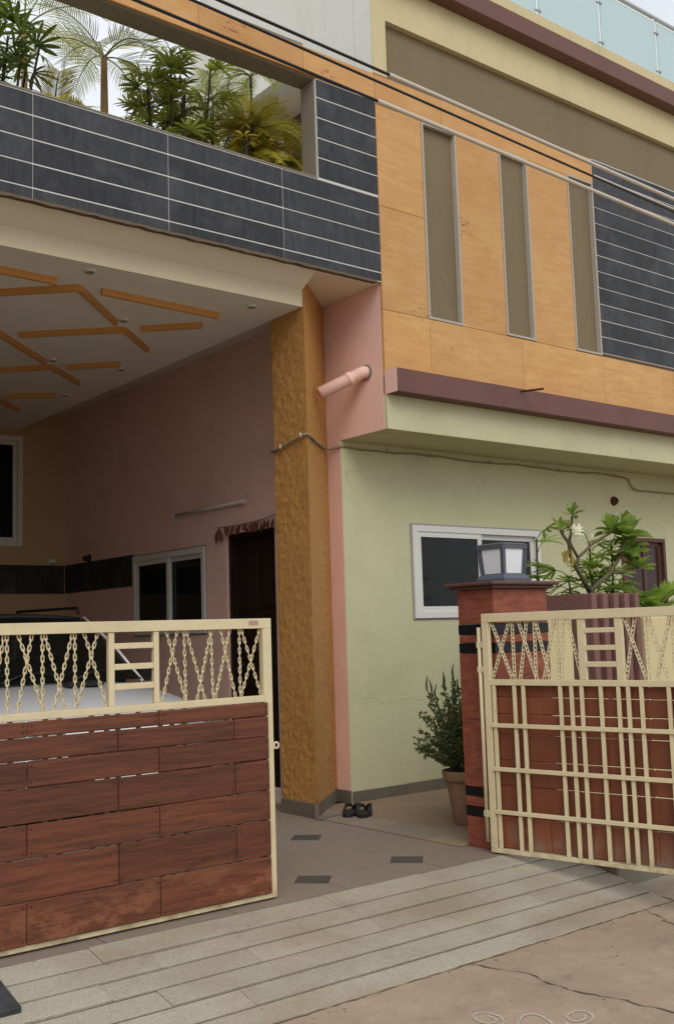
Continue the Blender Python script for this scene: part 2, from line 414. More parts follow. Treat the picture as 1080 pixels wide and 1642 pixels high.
# ================================================================ SETTING: street, ramp, floor
FZ = .2; S = FZ/.89
st = struct(link('street', raw([(-400, -400, 0), (400, -400, 0), (400, 400, 0), (-400, 400, 0)], [(0, 1, 2, 3)], 'street'), m_street))
def strip(name, pts, w, mat, parent, z=.004, jit=0):
    V, F = [], []
    P = [Vector((p[0], p[1], 0)) for p in pts]
    for i, p in enumerate(P):
        t = (P[min(i+1, len(P)-1)]-P[max(i-1, 0)]).normalized(); n = Vector((-t.y, t.x, 0))
        k = w*(1+rnd.uniform(-jit, jit))/2
        zz = z(p) if callable(z) else z
        V += [p+n*k+Vector((0, 0, zz)), p-n*k+Vector((0, 0, zz))]
    F = [(2*i, 2*i+1, 2*i+3, 2*i+2) for i in range(len(P)-1)]
    return link(name, raw(V, F, name), mat, parent)
def wander(pts, step=.03, amp=.012):
    out = []
    for a, b in zip(pts[:-1], pts[1:]):
        a = Vector((*a, 0)); b = Vector((*b, 0)); n = max(1, int((b-a).length/step))
        for i in range(n): out.append(a.lerp(b, i/n)+Vector((rnd.uniform(-amp, amp), rnd.uniform(-amp, amp), 0)))
    out.append(Vector((*pts[-1], 0))); return out
strip('crack', wander([(3.74, 3.79), (3.80, 3.58), (3.826, 3.5), (3.80, 3.42), (3.79, 3.2), (3.85, 2.98), (3.875, 2.75), (3.95, 2.3), (3.9, 1.6)]), .0075, m_crack, st, .003, .9)
strip('crack', wander([(5.13, 3.8), (5.05, 3.63), (4.964, 3.49), (4.9, 3.1), (4.7, 2.6), (4.75, 2.0)]), .006, m_crack, st, .003, .9)
strip('crack', wander([(1.0, 3.775), (2.0, 3.78), (3.0, 3.782), (4.2, 3.785), (5.42, 3.79)], .04, .006), .007, m_crack, st, .003, .8)

# ramp: a mortar wedge with granite slabs laid in six courses
bm = bmesh.new()
prof = [(3.795, -.02), (3.80, -.006), (4.69, FZ-.012), (4.69, -.02)]
for x in (.9, 5.385): [bm.verts.new((x, y, z)) for y, z in prof]
bm.verts.ensure_lookup_table(); v = bm.verts
for i in range(4): bm.faces.new((v[i], v[(i+1) % 4], v[4+(i+1) % 4], v[4+i]))
bm.faces.new(v[0:4]); bm.faces.new(list(reversed(v[4:8]))); bmesh.ops.recalc_face_normals(bm, faces=bm.faces)
ramp = struct(link('ramp', mesh_of(bm, 'ramp'), m_mortar))
cy = [3.80, 3.942, 4.094, 4.239, 4.387, 4.535, 4.70]
ang = math.atan(S)
cuts = [[1.2, 2.05, 3.17, 3.72, 4.72], [1.0, 1.9, 2.62, 3.42, 4.2, 4.95], [1.4, 2.3, 3.1, 3.85, 4.66], [1.15, 2.1, 2.85, 3.6, 4.35, 5.0],
        [1.5, 2.42, 3.22, 4.0, 4.7], [1.3, 2.2, 2.9, 3.55, 4.25, 4.9]]
for r in range(6):
    xs = [.9]+cuts[r]+[5.39]; y0, y1 = cy[r]+(.004 if r == 0 else .007), cy[r+1]-.007
    for a, b in zip(xs[:-1], xs[1:]):
        L = (y1-y0)/math.cos(ang)
        me = boxmesh(b-a-.0015, L, .03, .002, m_granite)
        o = link('slab', me, None, ramp); ym = (y0+y1)/2
        o.location = ((a+b)/2, ym, S*(ym-3.8)-.015*math.cos(ang)+rnd.uniform(-.002, .002)); o.rotation_euler = (ang-.02+rnd.uniform(-.006, .006), rnd.uniform(-.002, .002), rnd.uniform(-.002, .002))

# driveway: octagonal stone tiles with dark diamonds at their corners
dw = struct(link('driveway', raw([(.7, 4.69, FZ-.008), (5.1, 4.69, FZ-.008), (5.1, 12.6, FZ-.008), (.7, 12.6, FZ-.008)], [(0, 1, 2, 3)], 'driveway'), m_mortar))
px, py, dh = .72, 1.03, .135
gx0, gy0 = 3.735-4*px, 5.02
def octa(w, h, c, t=.012):
    return prism([(-w+c, -h), (w-c, -h), (w, -h+c), (w, h-c), (w-c, h), (-w+c, h), (-w, h-c), (-w, -h+c)], -t, 0)
bm = octa(px/2-.001, py/2-.001, dh+.001); oct_me = mesh_of(bm, 'floor_tile'); oct_me.materials.append(m_floor)
bm = prism([(0, -dh), (dh, 0), (0, dh), (-dh, 0)], -.012, 0); dia_me = mesh_of(bm, 'diamond_tile'); dia_me.materials.append(m_floorblack)
for i in range(0, 6):
    for j in range(0, 8):
        if i < 5 or True:
            o = link('floor_tile', oct_me, None, dw); o.location = (gx0+(i+.5)*px, gy0+(j+.5)*py, FZ)
        if i > 0 or j >= 0:
            d = link('diamond_tile', dia_me, None, dw); d.location = (gx0+i*px, gy0+j*py, FZ-.001)
for i in range(6):     # half row at the ramp
    bm = prism([(-px/2+.003, -.32), (px/2-.003, -.32), (px/2-.003, -dh-.003), (px/2-dh, -.003), (-px/2+dh, -.003), (-px/2+.003, -dh-.003)], -.012, 0)
    o = link('floor_tile', mesh_of(bm, 'floor_tile'), m_floor, dw); o.location = (gx0+(i+.5)*px, gy0, FZ)
yd = struct(link('yard', raw([(4.94, 5.04, FZ+.003), (13, 5.04, FZ+.003), (13, 7.0, FZ+.003), (4.94, 7.0, FZ+.003)], [(0, 1, 2, 3)], 'yard'), m_yard))
yb = 5.06
for k in range(7):
    ln = rnd.uniform(.24, .34)
    o = box('slab', (4.95, 5.25), (yb, yb+ln-.006), (FZ-.02, FZ+.008+rnd.uniform(-.001, .002)), m_floor if k % 3 else m_yslab, yd); yb += ln
dp = []
for k in range(33):
    a = 2*math.pi*k/32; dp.append((5.70+.24*math.cos(a), 6.42+.16*math.sin(a)))
def kol(pts, parent, z, w=.010, mat=None):
    strip('chalk_line', pts, w, mat or m_chalk, parent, z, .35)
t = thing('chalk_drawing', 'faint chalk ring on the yard floor by the green wall', 'chalk drawing', (0, 0, 0))
kol(dp, t, FZ+.0075, .016, m_chalk2)
kol([(5.70+.12*math.cos(a*.2), 6.42+.08*math.sin(a*.2)) for a in range(32)], t, FZ+.0075, .01, m_chalk2)
t = thing('chalk_drawing', 'white chalk floral drawing of curls on the street concrete', 'chalk drawing')
cx, cyk = 3.16, 2.81
for k in range(7):
    a0 = 2*math.pi*k/7 + .42
    c, s_ = math.cos(a0), math.sin(a0)
    pts = []
    for q in range(40):          # a tear-drop curl pointing outward, spiralling in
        u = q/39; ph = u*2.9*math.pi; rr = .085*(1-.62*u)
        lx, ly = .43+rr*1.15*math.cos(ph+2.6), rr*.8*math.sin(ph+2.6)
        pts.append((cx+lx*c-ly*s_, cyk+lx*s_+ly*c))
    kol(pts, t, .005)
    a1 = a0+math.pi/7; c, s_ = math.cos(a1), math.sin(a1)
    kol([(cx+(.30+.13*math.sin(u*math.pi/14))*math.cos(a1+(u-7)*.035), cyk+(.30+.13*math.sin(u*math.pi/14))*math.sin(a1+(u-7)*.035)) for u in range(15)], t, .005)
kol([(cx+.2*math.cos(u*.2), cyk+.2*math.sin(u*.2)) for u in range(33)], t, .005)

# ================================================================ HOUSE
H = thing('house', 'two storey house with orange stone and black tile facade over a carport', 'house')
XC, YF, YG = 5.585, 6.335, 6.947
XR = 14.0
# --- ground floor green wall with its windows
W1 = (6.359, 8.054, 1.698, 2.526); W2 = (9.357, 10.131, 1.659, 2.511)
gw = wall('ground_floor_wall', 'x', (XC+.002, XR), (FZ-.1, 3.25), (YG-.004, YG+.2), [W1, W2], m_green, H)
def sliding_window(axis, a, z, d, parent, fw=.06, front=-1, split=.5, flip=False, mfr=None, mgl=None, trim=True):
    """upvc slider; d = plane of the wall face, front = side the viewer is on"""
    mfr = mfr or m_upvc; mgl = mgl or m_glass
    w = empty_part('window', parent)
    D = lambda p, q: (d+front*max(p, q), d+front*min(p, q)) if front < 0 else (d+min(p, q), d+max(p, q))
    if trim: frame('trim', axis, (a[0]-.016, a[1]+.016), (z[0]-.016, z[1]+.016), D(.006, -.02), .02, m_alu, w)
    frame('frame', axis, a, z, D(.022, -.06), fw, mfr, w)
    mid = a[0]+(a[1]-a[0])*split
    i0, i1, j0, j1 = a[0]+fw-.002, a[1]-fw+.002, z[0]+fw-.002, z[1]-fw+.002
    frame('sash', axis, (i0, mid+.03), (j0, j1), D(.012, -.015) if not flip else D(-.02, -.05), .05, mfr, w)
    frame('sash', axis, (mid-.03, i1), (j0, j1), D(-.02, -.05) if not flip else D(.012, -.015), .05, mfr, w)
    def pane(a0, a1, dd):
        x = (a0, a1); y = D(dd, dd-.006)
        p = box('pane', x if axis == 'x' else y, y if axis == 'x' else x, (j0+.045, j1-.045), mgl, w, 0)
    pane(i0+.045, mid-.015, -.002 if not flip else -.034); pane(mid+.015, i1-.045, -.034 if not flip else -.002)
    return w
sliding_window('x', W1[:2], W1[2:], YG-.004, H, .055)
sliding_window('x', W2[:2], W2[2:], YG-.004, H, .04, mfr=m_brownwin, mgl=m_brownpane, trim=False)
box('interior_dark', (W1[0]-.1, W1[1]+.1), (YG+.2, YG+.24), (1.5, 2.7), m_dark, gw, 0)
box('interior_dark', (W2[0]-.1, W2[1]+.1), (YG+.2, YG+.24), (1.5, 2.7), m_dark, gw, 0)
# skirting
sk = empty_part('skirting', H)
x = XC+.01
while x < 10.4:
    L = rnd.choice((.42, .55, .6)); box('skirting_tile', (x, x+L-.004), (YG-.022+rnd.uniform(-.002, .002), YG-.006), (FZ, FZ+.095+rnd.uniform(-.004, .004)), m_skirt, sk, .003); x += L
box('skirting_tile', (XC-.02, XC-.002), (YG-.015, 7.115), (FZ, FZ+.1), m_skirt, sk, .003)
# --- pink side wall
PW = (9.16, 10.69, 1.63, 2.50); PD = (7.95, 8.78, FZ-.1, 2.58)
pw = wall('side_wall', 'y', (YF+.03, 12.53), (FZ-.1, 4.432), (XC, XC+.2), [(PW), (PD), (YF-.1, YG, FZ-.2, 3.222)], m_pink, H)
sliding_window('y', PW[:2], PW[2:], XC, H, .06, flip=True)
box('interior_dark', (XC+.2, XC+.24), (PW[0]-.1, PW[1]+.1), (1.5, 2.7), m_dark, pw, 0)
dr = empty_part('door', H)
box('door_leaf', (XC+.12, XC+.16), (7.99, 8.74), (FZ, 2.54), m_doorwood, dr)
for z0, z1 in ((.35, .95), (1.1, 1.7), (1.85, 2.4)):
    for y0, y1 in ((8.06, 8.34), (8.40, 8.68)): box('door_panel', (XC+.108, XC+.122), (y0, y1), (z0, z1), m_doorwood, dr, .006)
wall('door_frame', 'y', (7.952, 8.778), (FZ, 2.578), (XC+.03, XC+.18), [(7.99, 8.74, FZ-.1, 2.54)], m_doorwood, dr)
tube('door_handle', [(XC+.108, 8.66, 1.15), (XC+.07, 8.66, 1.15), (XC+.07, 8.66, 1.32), (XC+.108, 8.66, 1.32)], .009, m_steel, dr)
# black band tiles on pink and back wall
bd = empty_part('wall_band', H)
y = 10.705
while y < 12.5:
    L = min(.6, 12.52-y); box('band_tile', (XC-.012, XC+.002), (y, y+L-.004), (2.18, 2.53), m_band, bd, .002); y += .6
x = 5.57
while x > .9:
    box('band_tile', (x-.6+.004, x), (12.518, 12.532), (2.18, 2.53), m_band, bd, .002); x -= .6
BW = (3.5, 5.03, 2.76, 4.12)
bw = wall('back_wall', 'x', (.6, XC), (FZ-.1, 4.432), (12.53, 12.7), [BW], m_beige, H)
sliding_window('x', BW[:2], BW[2:], 12.53, H, .06, trim=False)
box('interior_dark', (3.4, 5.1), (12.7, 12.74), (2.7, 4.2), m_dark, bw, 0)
wall('left_wall', 'y', (4.9, 12.7), (FZ-.1, 4.432), (.55, .75), [], m_beige, H)
# --- floor slab over the carport, false ceiling, strips, downlights
box('balcony_slab', (-4, XC+.19), (YF+.03, 13), (4.434, 4.6), m_soffit, H, 0)
lip = []
fc = box('false_ceiling', (.76, 4.955), (6.6, 12.52), (4.19, 4.432), m_ceil, H, .003)
box('fascia', (.76, 4.957), (6.585, 6.599), (4.188, 4.335), m_fascia, H, .003)
cv = link('cove', raw([(x, y, z) for x in (.76, 4.9565) for y, z in ((6.40, 4.4335), (6.586, 4.334), (6.598, 4.334), (6.598, 4.4335))], [(3, 2, 1, 0), (4, 5, 6, 7), (0, 1, 5, 4), (1, 2, 6, 5), (2, 3, 7, 6), (3, 0, 4, 7)], 'cove'), m_soffit, H)
STR = [((2.3, 6.97), (3.063, 7.0)), ((2.819, 7.457), (3.248, 7.051)), ((3.254, 7.048), (3.876, 7.693)), ((3.428, 7.03), (4.476, 7.085)), ((4.13, 7.74), (4.498, 7.376)),
       ((3.356, 8.44), (4.009, 7.846)), ((4.021, 7.839), (4.492, 8.302)), ((3.236, 8.515), (3.894, 9.158)), ((4.138, 9.236), (4.511, 8.871)), ((3.40, 9.93), (4.003, 9.303)),
       ((4.019, 9.308), (4.5, 9.755)), ((4.112, 10.713), (4.523, 10.377)), ((3.6, 10.42), (4.479, 11.257)), ((2.2, 8.05), (2.819, 7.457)), ((2.6, 7.9), (3.236, 8.515)), ((2.5, 9.3), (3.1, 8.75)), ((2.9, 9.75), (3.5, 10.35))]
for a, b in STR:
    a = Vector((*a, 0)); b = Vector((*b, 0)); d = b-a
    o = link('ceiling_strip', boxmesh(round(d.length, 2), .035, .05, .003, m_strip), None, H)
    o.parent = None; o.parent = H
    o.location = ((a.x+b.x)/2, (a.y+b.y)/2, 4.166); o.rotation_euler = (0, 0, math.atan2(d.y, d.x))
for x, y in ((3.188, 6.72), (3.925, 7.651), (3.951, 9.123), (4.639, 9.105), (4.6, 6.78), (2.6, 8.2), (4.64, 10.4), (3.95, 10.6)):
    bm = bmesh.new(); bmesh.ops.create_cone(bm, cap_ends=True, segments=20, radius1=.042, radius2=.05, depth=.014)
    o = link('downlight', mesh_of(bm, 'downlight'), m_upvc, H); o.location = (x, y, 4.184)
    bm = bmesh.new(); bmesh.ops.create_cone(bm, cap_ends=True, segments=16, radius1=.03, radius2=.03, depth=.006)
    q = link('lens', mesh_of(bm, 'lens'), m_alu, o); q.location = (0, 0, -.0085)
# --- ochre pillar, rough stucco prism
def pillar_mesh():
    fp = [(4.956, 6.575), (5.583, 7.127), (5.583, 7.3), (4.956, 7.03)]
    V, F = [], []; n = 22; rows = 210
    ring = []
    for i in range(4):
        a, b = Vector((*fp[i], 0)), Vector((*fp[(i+1) % 4], 0)); nn = n if i in (0, 3) else 4
        for k in range(nn): ring.append(a.lerp(b, k/nn))
    cen = Vector((5.27, 6.98, 0))
    for r in range(rows+1):
        z = FZ+.02+(4.43-FZ-.02)*r/rows
        for p in ring:
            q = p+Vector((0, 0, z)); nz = noise.fractal(q*19, 1, 2, 6)*.0065+noise.noise(q*2.5)*.007
            d = (p-cen).normalized(); V.append(q+d*nz)
    k = len(ring)
    for r in range(rows):
        for i in range(k): F.append((r*k+i, r*k+(i+1) % k, (r+1)*k+(i+1) % k, (r+1)*k+i))
    return raw(V, F, 'pillar', False)
pil = link('pillar', pillar_mesh(), m_stucco, H)
for p, q in (((4.935, 7.03), (4.935, 6.555)), ((4.935, 6.553), (5.2, 6.785)), ((5.204, 6.789), (5.575, 7.11))):
    a, b = Vector((*p, 0)), Vector((*q, 0)); d = (b-a); nrm = Vector((-d.y, d.x, 0)).normalized()
    o = link('skirting_tile', boxmesh(round(d.length, 3), .02, .11, .003, m_skirt), None, pil)
    c = (a+b)/2+nrm*.012; o.location = (c.x, c.y, FZ+.055); o.rotation_euler = (0, 0, math.atan2(d.y, d.x))
# --- overhang: green beam, brown ledge
box('overhang_beam', (XC+.004, XR), (YF-.004, YG-.006), (3.218, 3.53), m_green, H, .004)
box('ledge', (XC+.003, XR), (6.20, YF+.05), (3.505, 3.70), m_brownband, H, .004)
box('ledge_end', (XC-.001, XC+.0028), (6.199, YF+.01), (3.504, 3.70), m_pink, H, 0)
# --- upper facade: backing, stone panels, tiles, slots
SL = [(6.12, 6.50, 4.24, 5.955), (7.09, 7.44, 4.245, 5.965), (8.06, 8.42, 4.245, 5.975)]
uf = wall('upper_facade', 'x', (XC+.003, XR), (3.69, 6.255), (YF+.03, YF+.3), [(s[0], s[1], s[2], s[3]) for s in SL], m_cement, H)
g = .0014
def stone(x0, x1, z0, z1):
    o = box('stone_panel', (x0+g, x1-g), (YF+rnd.uniform(-.0015, .0015), YF+.029), (z0+g, z1-g), m_trav, uf, .002); return o
for a, b, z0, z1 in ((XC, 6.10, 4.215, 5.10), (XC, 6.10, 5.10, 5.985), (6.52, 7.07, 4.215, 5.985), (7.46, 8.04, 4.215, 5.985)):
    stone(a, b, z0, z1)
for a, b in ((XC, 6.11), (6.11, 7.27), (7.27, 8.44), (8.44, 9.6), (9.6, 10.8), (10.8, 12.0), (12.0, 13.2), (13.2, XR)): stone(a, b, 3.66, 4.215)
for a, b in ((XC, 6.35), (6.35, 7.4), (7.4, 8.45)): stone(a, b, 5.985, 6.25)
for s in SL:
    w = empty_part('niche', H)
    frame('trim', 'x', (s[0]-.018, s[1]+.018), (s[2]-.022, s[3]+.022), (YF-.004, YF+.058), .02, m_trim, w)
    box('panel', (s[0]-.01, s[1]+.01), (YF+.045, YF+.07), (s[2]-.01, s[3]+.01), m_recess, w, 0)
ZR = [4.52, 4.685, 4.85, 5.015, 5.18, 5.35, 5.515, 5.685, 5.855, 6.01]
gg = .0052
zt = 4.252
while zt < 6.25:
    z1 = min(zt+.1665, 6.256); xs = [8.446, 9.45, 10.45, 11.45, 12.45, XR]
    for a, b in zip(xs[:-1], xs[1:]): box('tile', (a+.0015, b-.0015), (YF+rnd.uniform(-.001, .001), YF+.024), (zt+gg*.8, z1-gg*.8), m_tile, uf, .002)
    zt = z1
box('grout', (8.445, XR), (YF+.0035, YF+.031), (4.25, 6.256), m_grout, uf, 0)
# --- balcony parapet, jamb block, top beam (black tile and stone)
bp = empty_part('balcony_parapet', H); box('parapet_wall', (-4, 4.953), (YF+.02, YF+.16), (4.436, 5.165), m_cement, bp, .003)
box('coping', (-4, 4.95), (YF+.0, YF+.19), (5.166, 5.186), m_cement, H, .006)
for z0, z1 in zip([4.443]+ZR[:4], ZR[:4]+[5.166]):
    xs = [-3.4+1.0015*k for k in range(8)]
    xs = [2.61+1.0*k for k in range(-6, 3)]; xs[-1] = 4.606
    for a, b in zip(xs[:-1], xs[1:]): box('tile', (a+.002, b-.002), (YF+rnd.uniform(-.001, .001), YF+.018), (z0+gg, z1-gg), m_tile, bp, .002)
    box('tile', (4.608, XC-.004), (YF+rnd.uniform(-.001, .001), YF+.018), (z0+gg, z1-gg), m_tile, bp, .002)
box('grout', (-3.4, XC-.003), (YF+.0035, YF+.0195), (4.44, 5.166), m_grout, bp, 0)
jb = empty_part('jamb', H); box('jamb_wall', (4.953, XC-.003), (YF+.02, YF+.2), (4.436, 6.01), m_cement, jb, .003)
box('grout', (4.957, XC-.003), (YF+.0035, YF+.0195), (5.168, 6.01), m_grout, jb, 0)
zz = [5.18]+ZR[5:]
for z0, z1 in zip(zz[:-1], zz[1:]): box('tile', (4.962, XC-.004), (YF+rnd.uniform(-.001, .001), YF+.018), (z0+gg, z1-gg), m_tile, jb, .002)
tb = empty_part('top_beam', H); box('beam_core', (-4, XC+.002), (YF+.025, YF+.22), (6.012, 6.245), m_cement, tb, .006)
xs = [-4, -2.1, -.9, .3, 1.5, 2.7, 3.88, 4.84, XC]
for a, b in zip(xs[:-1], xs[1:]): box('stone_panel', (a+g, b-g), (YF+rnd.uniform(-.0015, .0015), YF+.024), (6.024, 6.248), m_trav, tb, .002)
box('beam_coping', (-4, 4.86), (YF+.02, YF+.23), (6.2475, 6.285), m_cement, H, .006)
# rough mortar lip under the parapet
V, F = [], []
for i in range(240):
    x = -3.9+i*(XC+3.85)/239
    h = .012+.010*noise.noise(Vector((x*9, 0, 0)))+.006*noise.noise(Vector((x*31, 3, 0)))
    V += [(x, YF-.004-.006*noise.noise(Vector((x*17, 7, 0))), 4.438-h), (x, YF-.002, 4.448), (x, YF+.05, 4.436-h*.5)]
for i in range(239):
    a = 3*i; F += [(a, a+3, a+4, a+1), (a+2, a+5, a+3, a)]
link('mortar_lip', raw(V, F, 'mortar_lip'), m_mortar, H)
# --- second storey: white side wall with a loggia opening, cream frame, roof band, railing
SO = (7.3, 8.2, 4.5, 6.8)
wall('white_side_wall', 'y', (YF+.23, 9.3), (4.6, 8.3), (XC-.012, XC+.2), [SO], m_white, H)
box('white_return', (XC-.012, XC+.05), (YF+.012, YF+.232), (6.246, 8.3), m_white, H, 0)
box('loggia_back', (XC+.55, XC+.6), (7.2, 8.4), (4.55, 6.9), m_brownband, H, 0)
box('loggia_ceiling', (XC+.19, XC+.6), (7.1, 8.4), (6.803, 6.9), m_soffit, H, 0)
wall('cream_frame', 'x', (XC-.01, XR), (6.257, 7.15), (YF, YF+.056), [(5.73, XR+1, 6.2, 6.775)], m_cream, H)
box('recess_back', (XC+.2, XR), (YF+.055, YF+.2), (6.25, 6.8), m_recess, H, 0)
box('roof_band', (XC-.02, XR), (6.20, YF+.2), (7.148, 7.325), m_brownband, H, .004)
box('roof_coping', (XC-.02, XR), (6.215, YF+.2), (7.326, 7.44), m_cream, H, .004)
box('roof_slab', (XC+.02, XR), (YF+.14, 9.3), (7.16, 7.44), m_cream, H, 0)
rl = empty_part('glass_railing', H)
RY = 6.30
px_ = [5.75, 6.73, 7.70, 8.68, 9.67, 10.66, 11.66, 12.66, 13.6]
for k, x in enumerate(px_):
    box('post', (x-.012, x+.012), (RY+.02, RY+.045), (7.44, 8.20), m_steel, rl, .003)
    for z in (7.56, 8.0):
        tube('clamp', [(x-.04, RY+.0, z), (x+.04, RY+.0, z)], .014, m_steel, rl, 8)
    if k < len(px_)-1:
        box('glass_panel', (x+.02, px_[k+1]-.02), (RY, RY+.012), (7.47, 8.12), m_frost, rl, 0)
        box('panel_edge', (x+.02, px_[k+1]-.02), (RY-.003, RY+.014), (7.452, 7.469), m_glassedge, rl, 0)
        box('panel_edge', (x+.02, px_[k+1]-.02), (RY-.003, RY+.014), (8.121, 8.138), m_glassedge, rl, 0)
        box('panel_edge', (px_[k+1]-.0195, px_[k+1]-.0125), (RY-.003, RY+.014), (7.47, 8.12), m_glassedge, rl, 0)
tube('handrail', [(5.5, RY+.03, 8.20), (XR, RY+.03, 8.20)], .026, m_steel, rl, 12)
# pink drain pipe stub with bend
dpz = empty_part('drain_pipe', H)
tube('pipe', [(5.60, 6.56, 3.73), (5.545, 6.565, 3.728), (5.52, 6.585, 3.715), (5.50, 6.61, 3.70), (5.22, 6.74, 3.545)], [.052]*5, m_pink, dpz, 16)
tube('collar', [(5.468, 6.625, 3.684), (5.43, 6.643, 3.663)], .058, m_pink, dpz, 16)
bm = bmesh.new(); bmesh.ops.create_cone(bm, cap_ends=True, segments=18, radius1=.065, radius2=.06, depth=.02)
o = link('flange', mesh_of(bm, 'flange'), m_cement, dpz); o.location = (5.578, 6.56, 3.73); o.rotation_euler = (0, R(90), 0)
tube('hook', [(7.05, 6.24, 3.676), (7.065, 6.2, 3.674), (7.1, 6.08, 3.668), (7.13, 6.0, 3.665)], .010, m_rust, H, 6)

# ================================================================ GATES
GL = 1.612
ROWS = [.237, .43, .617, .772, .932, 1.055, 1.161, 1.236]
_link = None
def chain_mesh(p0, p1, pitch=.0255):
    """welded chain as one mesh, links alternate by 90 degrees; p in (s, y, z)"""
    V, F = [], []; p0, p1 = Vector(p0), Vector(p1); d = p1-p0; L = d.length; n = max(3, round(L/pitch)); t = d/L
    e1 = Vector((0, 1, 0)); e2 = t.cross(e1).normalized(); e1 = e2.cross(t).normalized()
    for k in range(n):
        c = p0+d*((k+.5)/n)
        side = e1 if k % 2 else e2
        if k % 2: side = (e1*.85+e2*.5).normalized()
        else: side = (e2*.95+e1*.3).normalized()
        nrm = t.cross(side)
        ring = []
        for q in range(10):
            a = 2*math.pi*q/10; cx_, sx_ = math.cos(a), math.sin(a)
            off = .0085*(1 if cx_ > .01 else -1 if cx_ < -.01 else 0)
            ring.append((cx_*.0085+off, sx_*.0085))
        b0 = len(V)
        for q in range(10):
            u, v_ = ring[q]; ctr = c+t*u+side*v_
            rad = (t*math.cos(2*math.pi*q/10)+side*math.sin(2*math.pi*q/10))
            for w in range(4):
                a = math.pi/4+math.pi/2*w
                V.append(ctr+(rad*math.cos(a)+nrm*math.sin(a))*.0036)
        for q in range(10):
            for w in range(4):
                F.append((b0+q*4+w, b0+q*4+(w+1) % 4, b0+((q+1) % 10)*4+(w+1) % 4, b0+((q+1) % 10)*4+w))
    return raw(V, F, 'chain', True)
def bar(parent, name, s, y, z, mat=None, bev=.002): return box(name, s, y, z, mat or m_gate, parent, bev)
def make_gate(name, label, loc, rz, ps, chains, ladder, joints, plank_mat, bars):
    """ps = side of local y on which the planks are (-1 or +1)"""
    t = thing(name, label, 'gate', loc, rz, None)
    fr = empty_part('frame', t)
    Y = (-.02, .02); sd = lambda a, b: (ps*b, ps*a) if ps < 0 else (a, b)
    bar(fr, 'rail', (0, GL), Y, (1.632, 1.686)); bar(fr, 'rail', (.046, GL-.0565), Y, (1.2365, 1.272))
    bar(fr, 'rail', (0, GL), Y, (.211, .2365))
    bar(fr, 'stile', (0, .0455), Y, (.237, 1.6315)); bar(fr, 'stile', (GL-.056, GL), Y, (.237, 1.6315))
    ld = empty_part('ladder', t)
    a0, a1, b0, b1 = ladder
    bar(ld, 'upright', (a0, a1), (-.014, .014), (1.2725, 1.6315)); bar(ld, 'upright', (b0, b1), (-.014, .014), (1.2725, 1.6315))
    for z0, z1 in ((1.549, 1.578), (1.447, 1.476), (1.349, 1.38)): bar(ld, 'rung', (a1+.0005, b0-.0005), (-.012, .012), (z0, z1))
    for c in chains:
        me = chain_mesh((c[0], .0, 1.632), (c[1], .0, 1.272)); link('chain', me, m_gate, t)
    pe = GL-.04
    sc_V, sc_F = [], []
    for r in range(7):
        z0, z1 = (ROWS[r]+.0018, ROWS[r+1]-.0022) if ps < 0 else (ROWS[r]+.0022, ROWS[r+1]-.0022)
        js = [.005]+joints[r % 2]+[pe]
        for a, b in zip(js[:-1], js[1:]):
            o = box('plank', (a+.0015, b-.0015), sd(.021, .037), (z0+rnd.uniform(-.0015, .0015), z1+rnd.uniform(-.0015, .0015)), plank_mat, t, .005)
            o.rotation_euler = (rnd.uniform(-.004, .004), rnd.uniform(-.0015, .0015), 0)
            for xx in (a+.02, b-.02):
                for zz_ in (z0+.022, z1-.022):
                    tube_data([(xx, ps*.036, zz_), (xx, ps*.0405, zz_)], [.006, .004], 6, True, sc_V, sc_F)
    o = link('screw', raw(sc_V, sc_F, 'screw', True), m_rust, t); o['kind'] = 'stuff'
    gr = empty_part('grid', t)
    for s in bars: bar(gr, 'bar', (s-.011, s+.011), sd(-.019, .0), (.237, 1.236))
    for z in (.462, .722, .99): bar(gr, 'bar', (.046, GL-.057), sd(-.022, -.0195) if False else sd(-.03, -.0195), (z-.013, z+.013))
    return t
x0 = 1.722
chL = [(1.80, 1.735), (1.74, 1.80), (1.863, 1.868), (1.851, 1.784), (1.917, 2.043), (1.984, 1.913), (2.035, 2.037), (2.046, 2.151), (2.187, 2.09), (2.198, 2.2), (2.246, 2.366), (2.318, 2.204)]
chR = [(2.695, 2.806), (2.761, 2.667), (2.8, 2.806), (2.812, 2.92), (2.964, 2.872), (2.962, 2.969), (3.021, 3.109), (3.08, 2.981), (3.139, 3.138), (3.151, 3.272), (3.272, 3.142)]
barsR = [.068, .215, .278, .532, .606, .673, .796, .907, .967, 1.047, 1.21, 1.28, 1.45, 1.52]
lg = make_gate('entrance_gate', 'cream framed gate leaf with dark brown planks, closed, in front of the white car', (x0, 4.82, 0), 0, -1,
               [(a-x0, b-x0) for a, b in chL+chR], (.648, .679, .896, .926), [[1.948-x0, 2.63-x0, ], [2.406-x0, 3.076-x0]], m_wood, [GL-s for s in barsR])
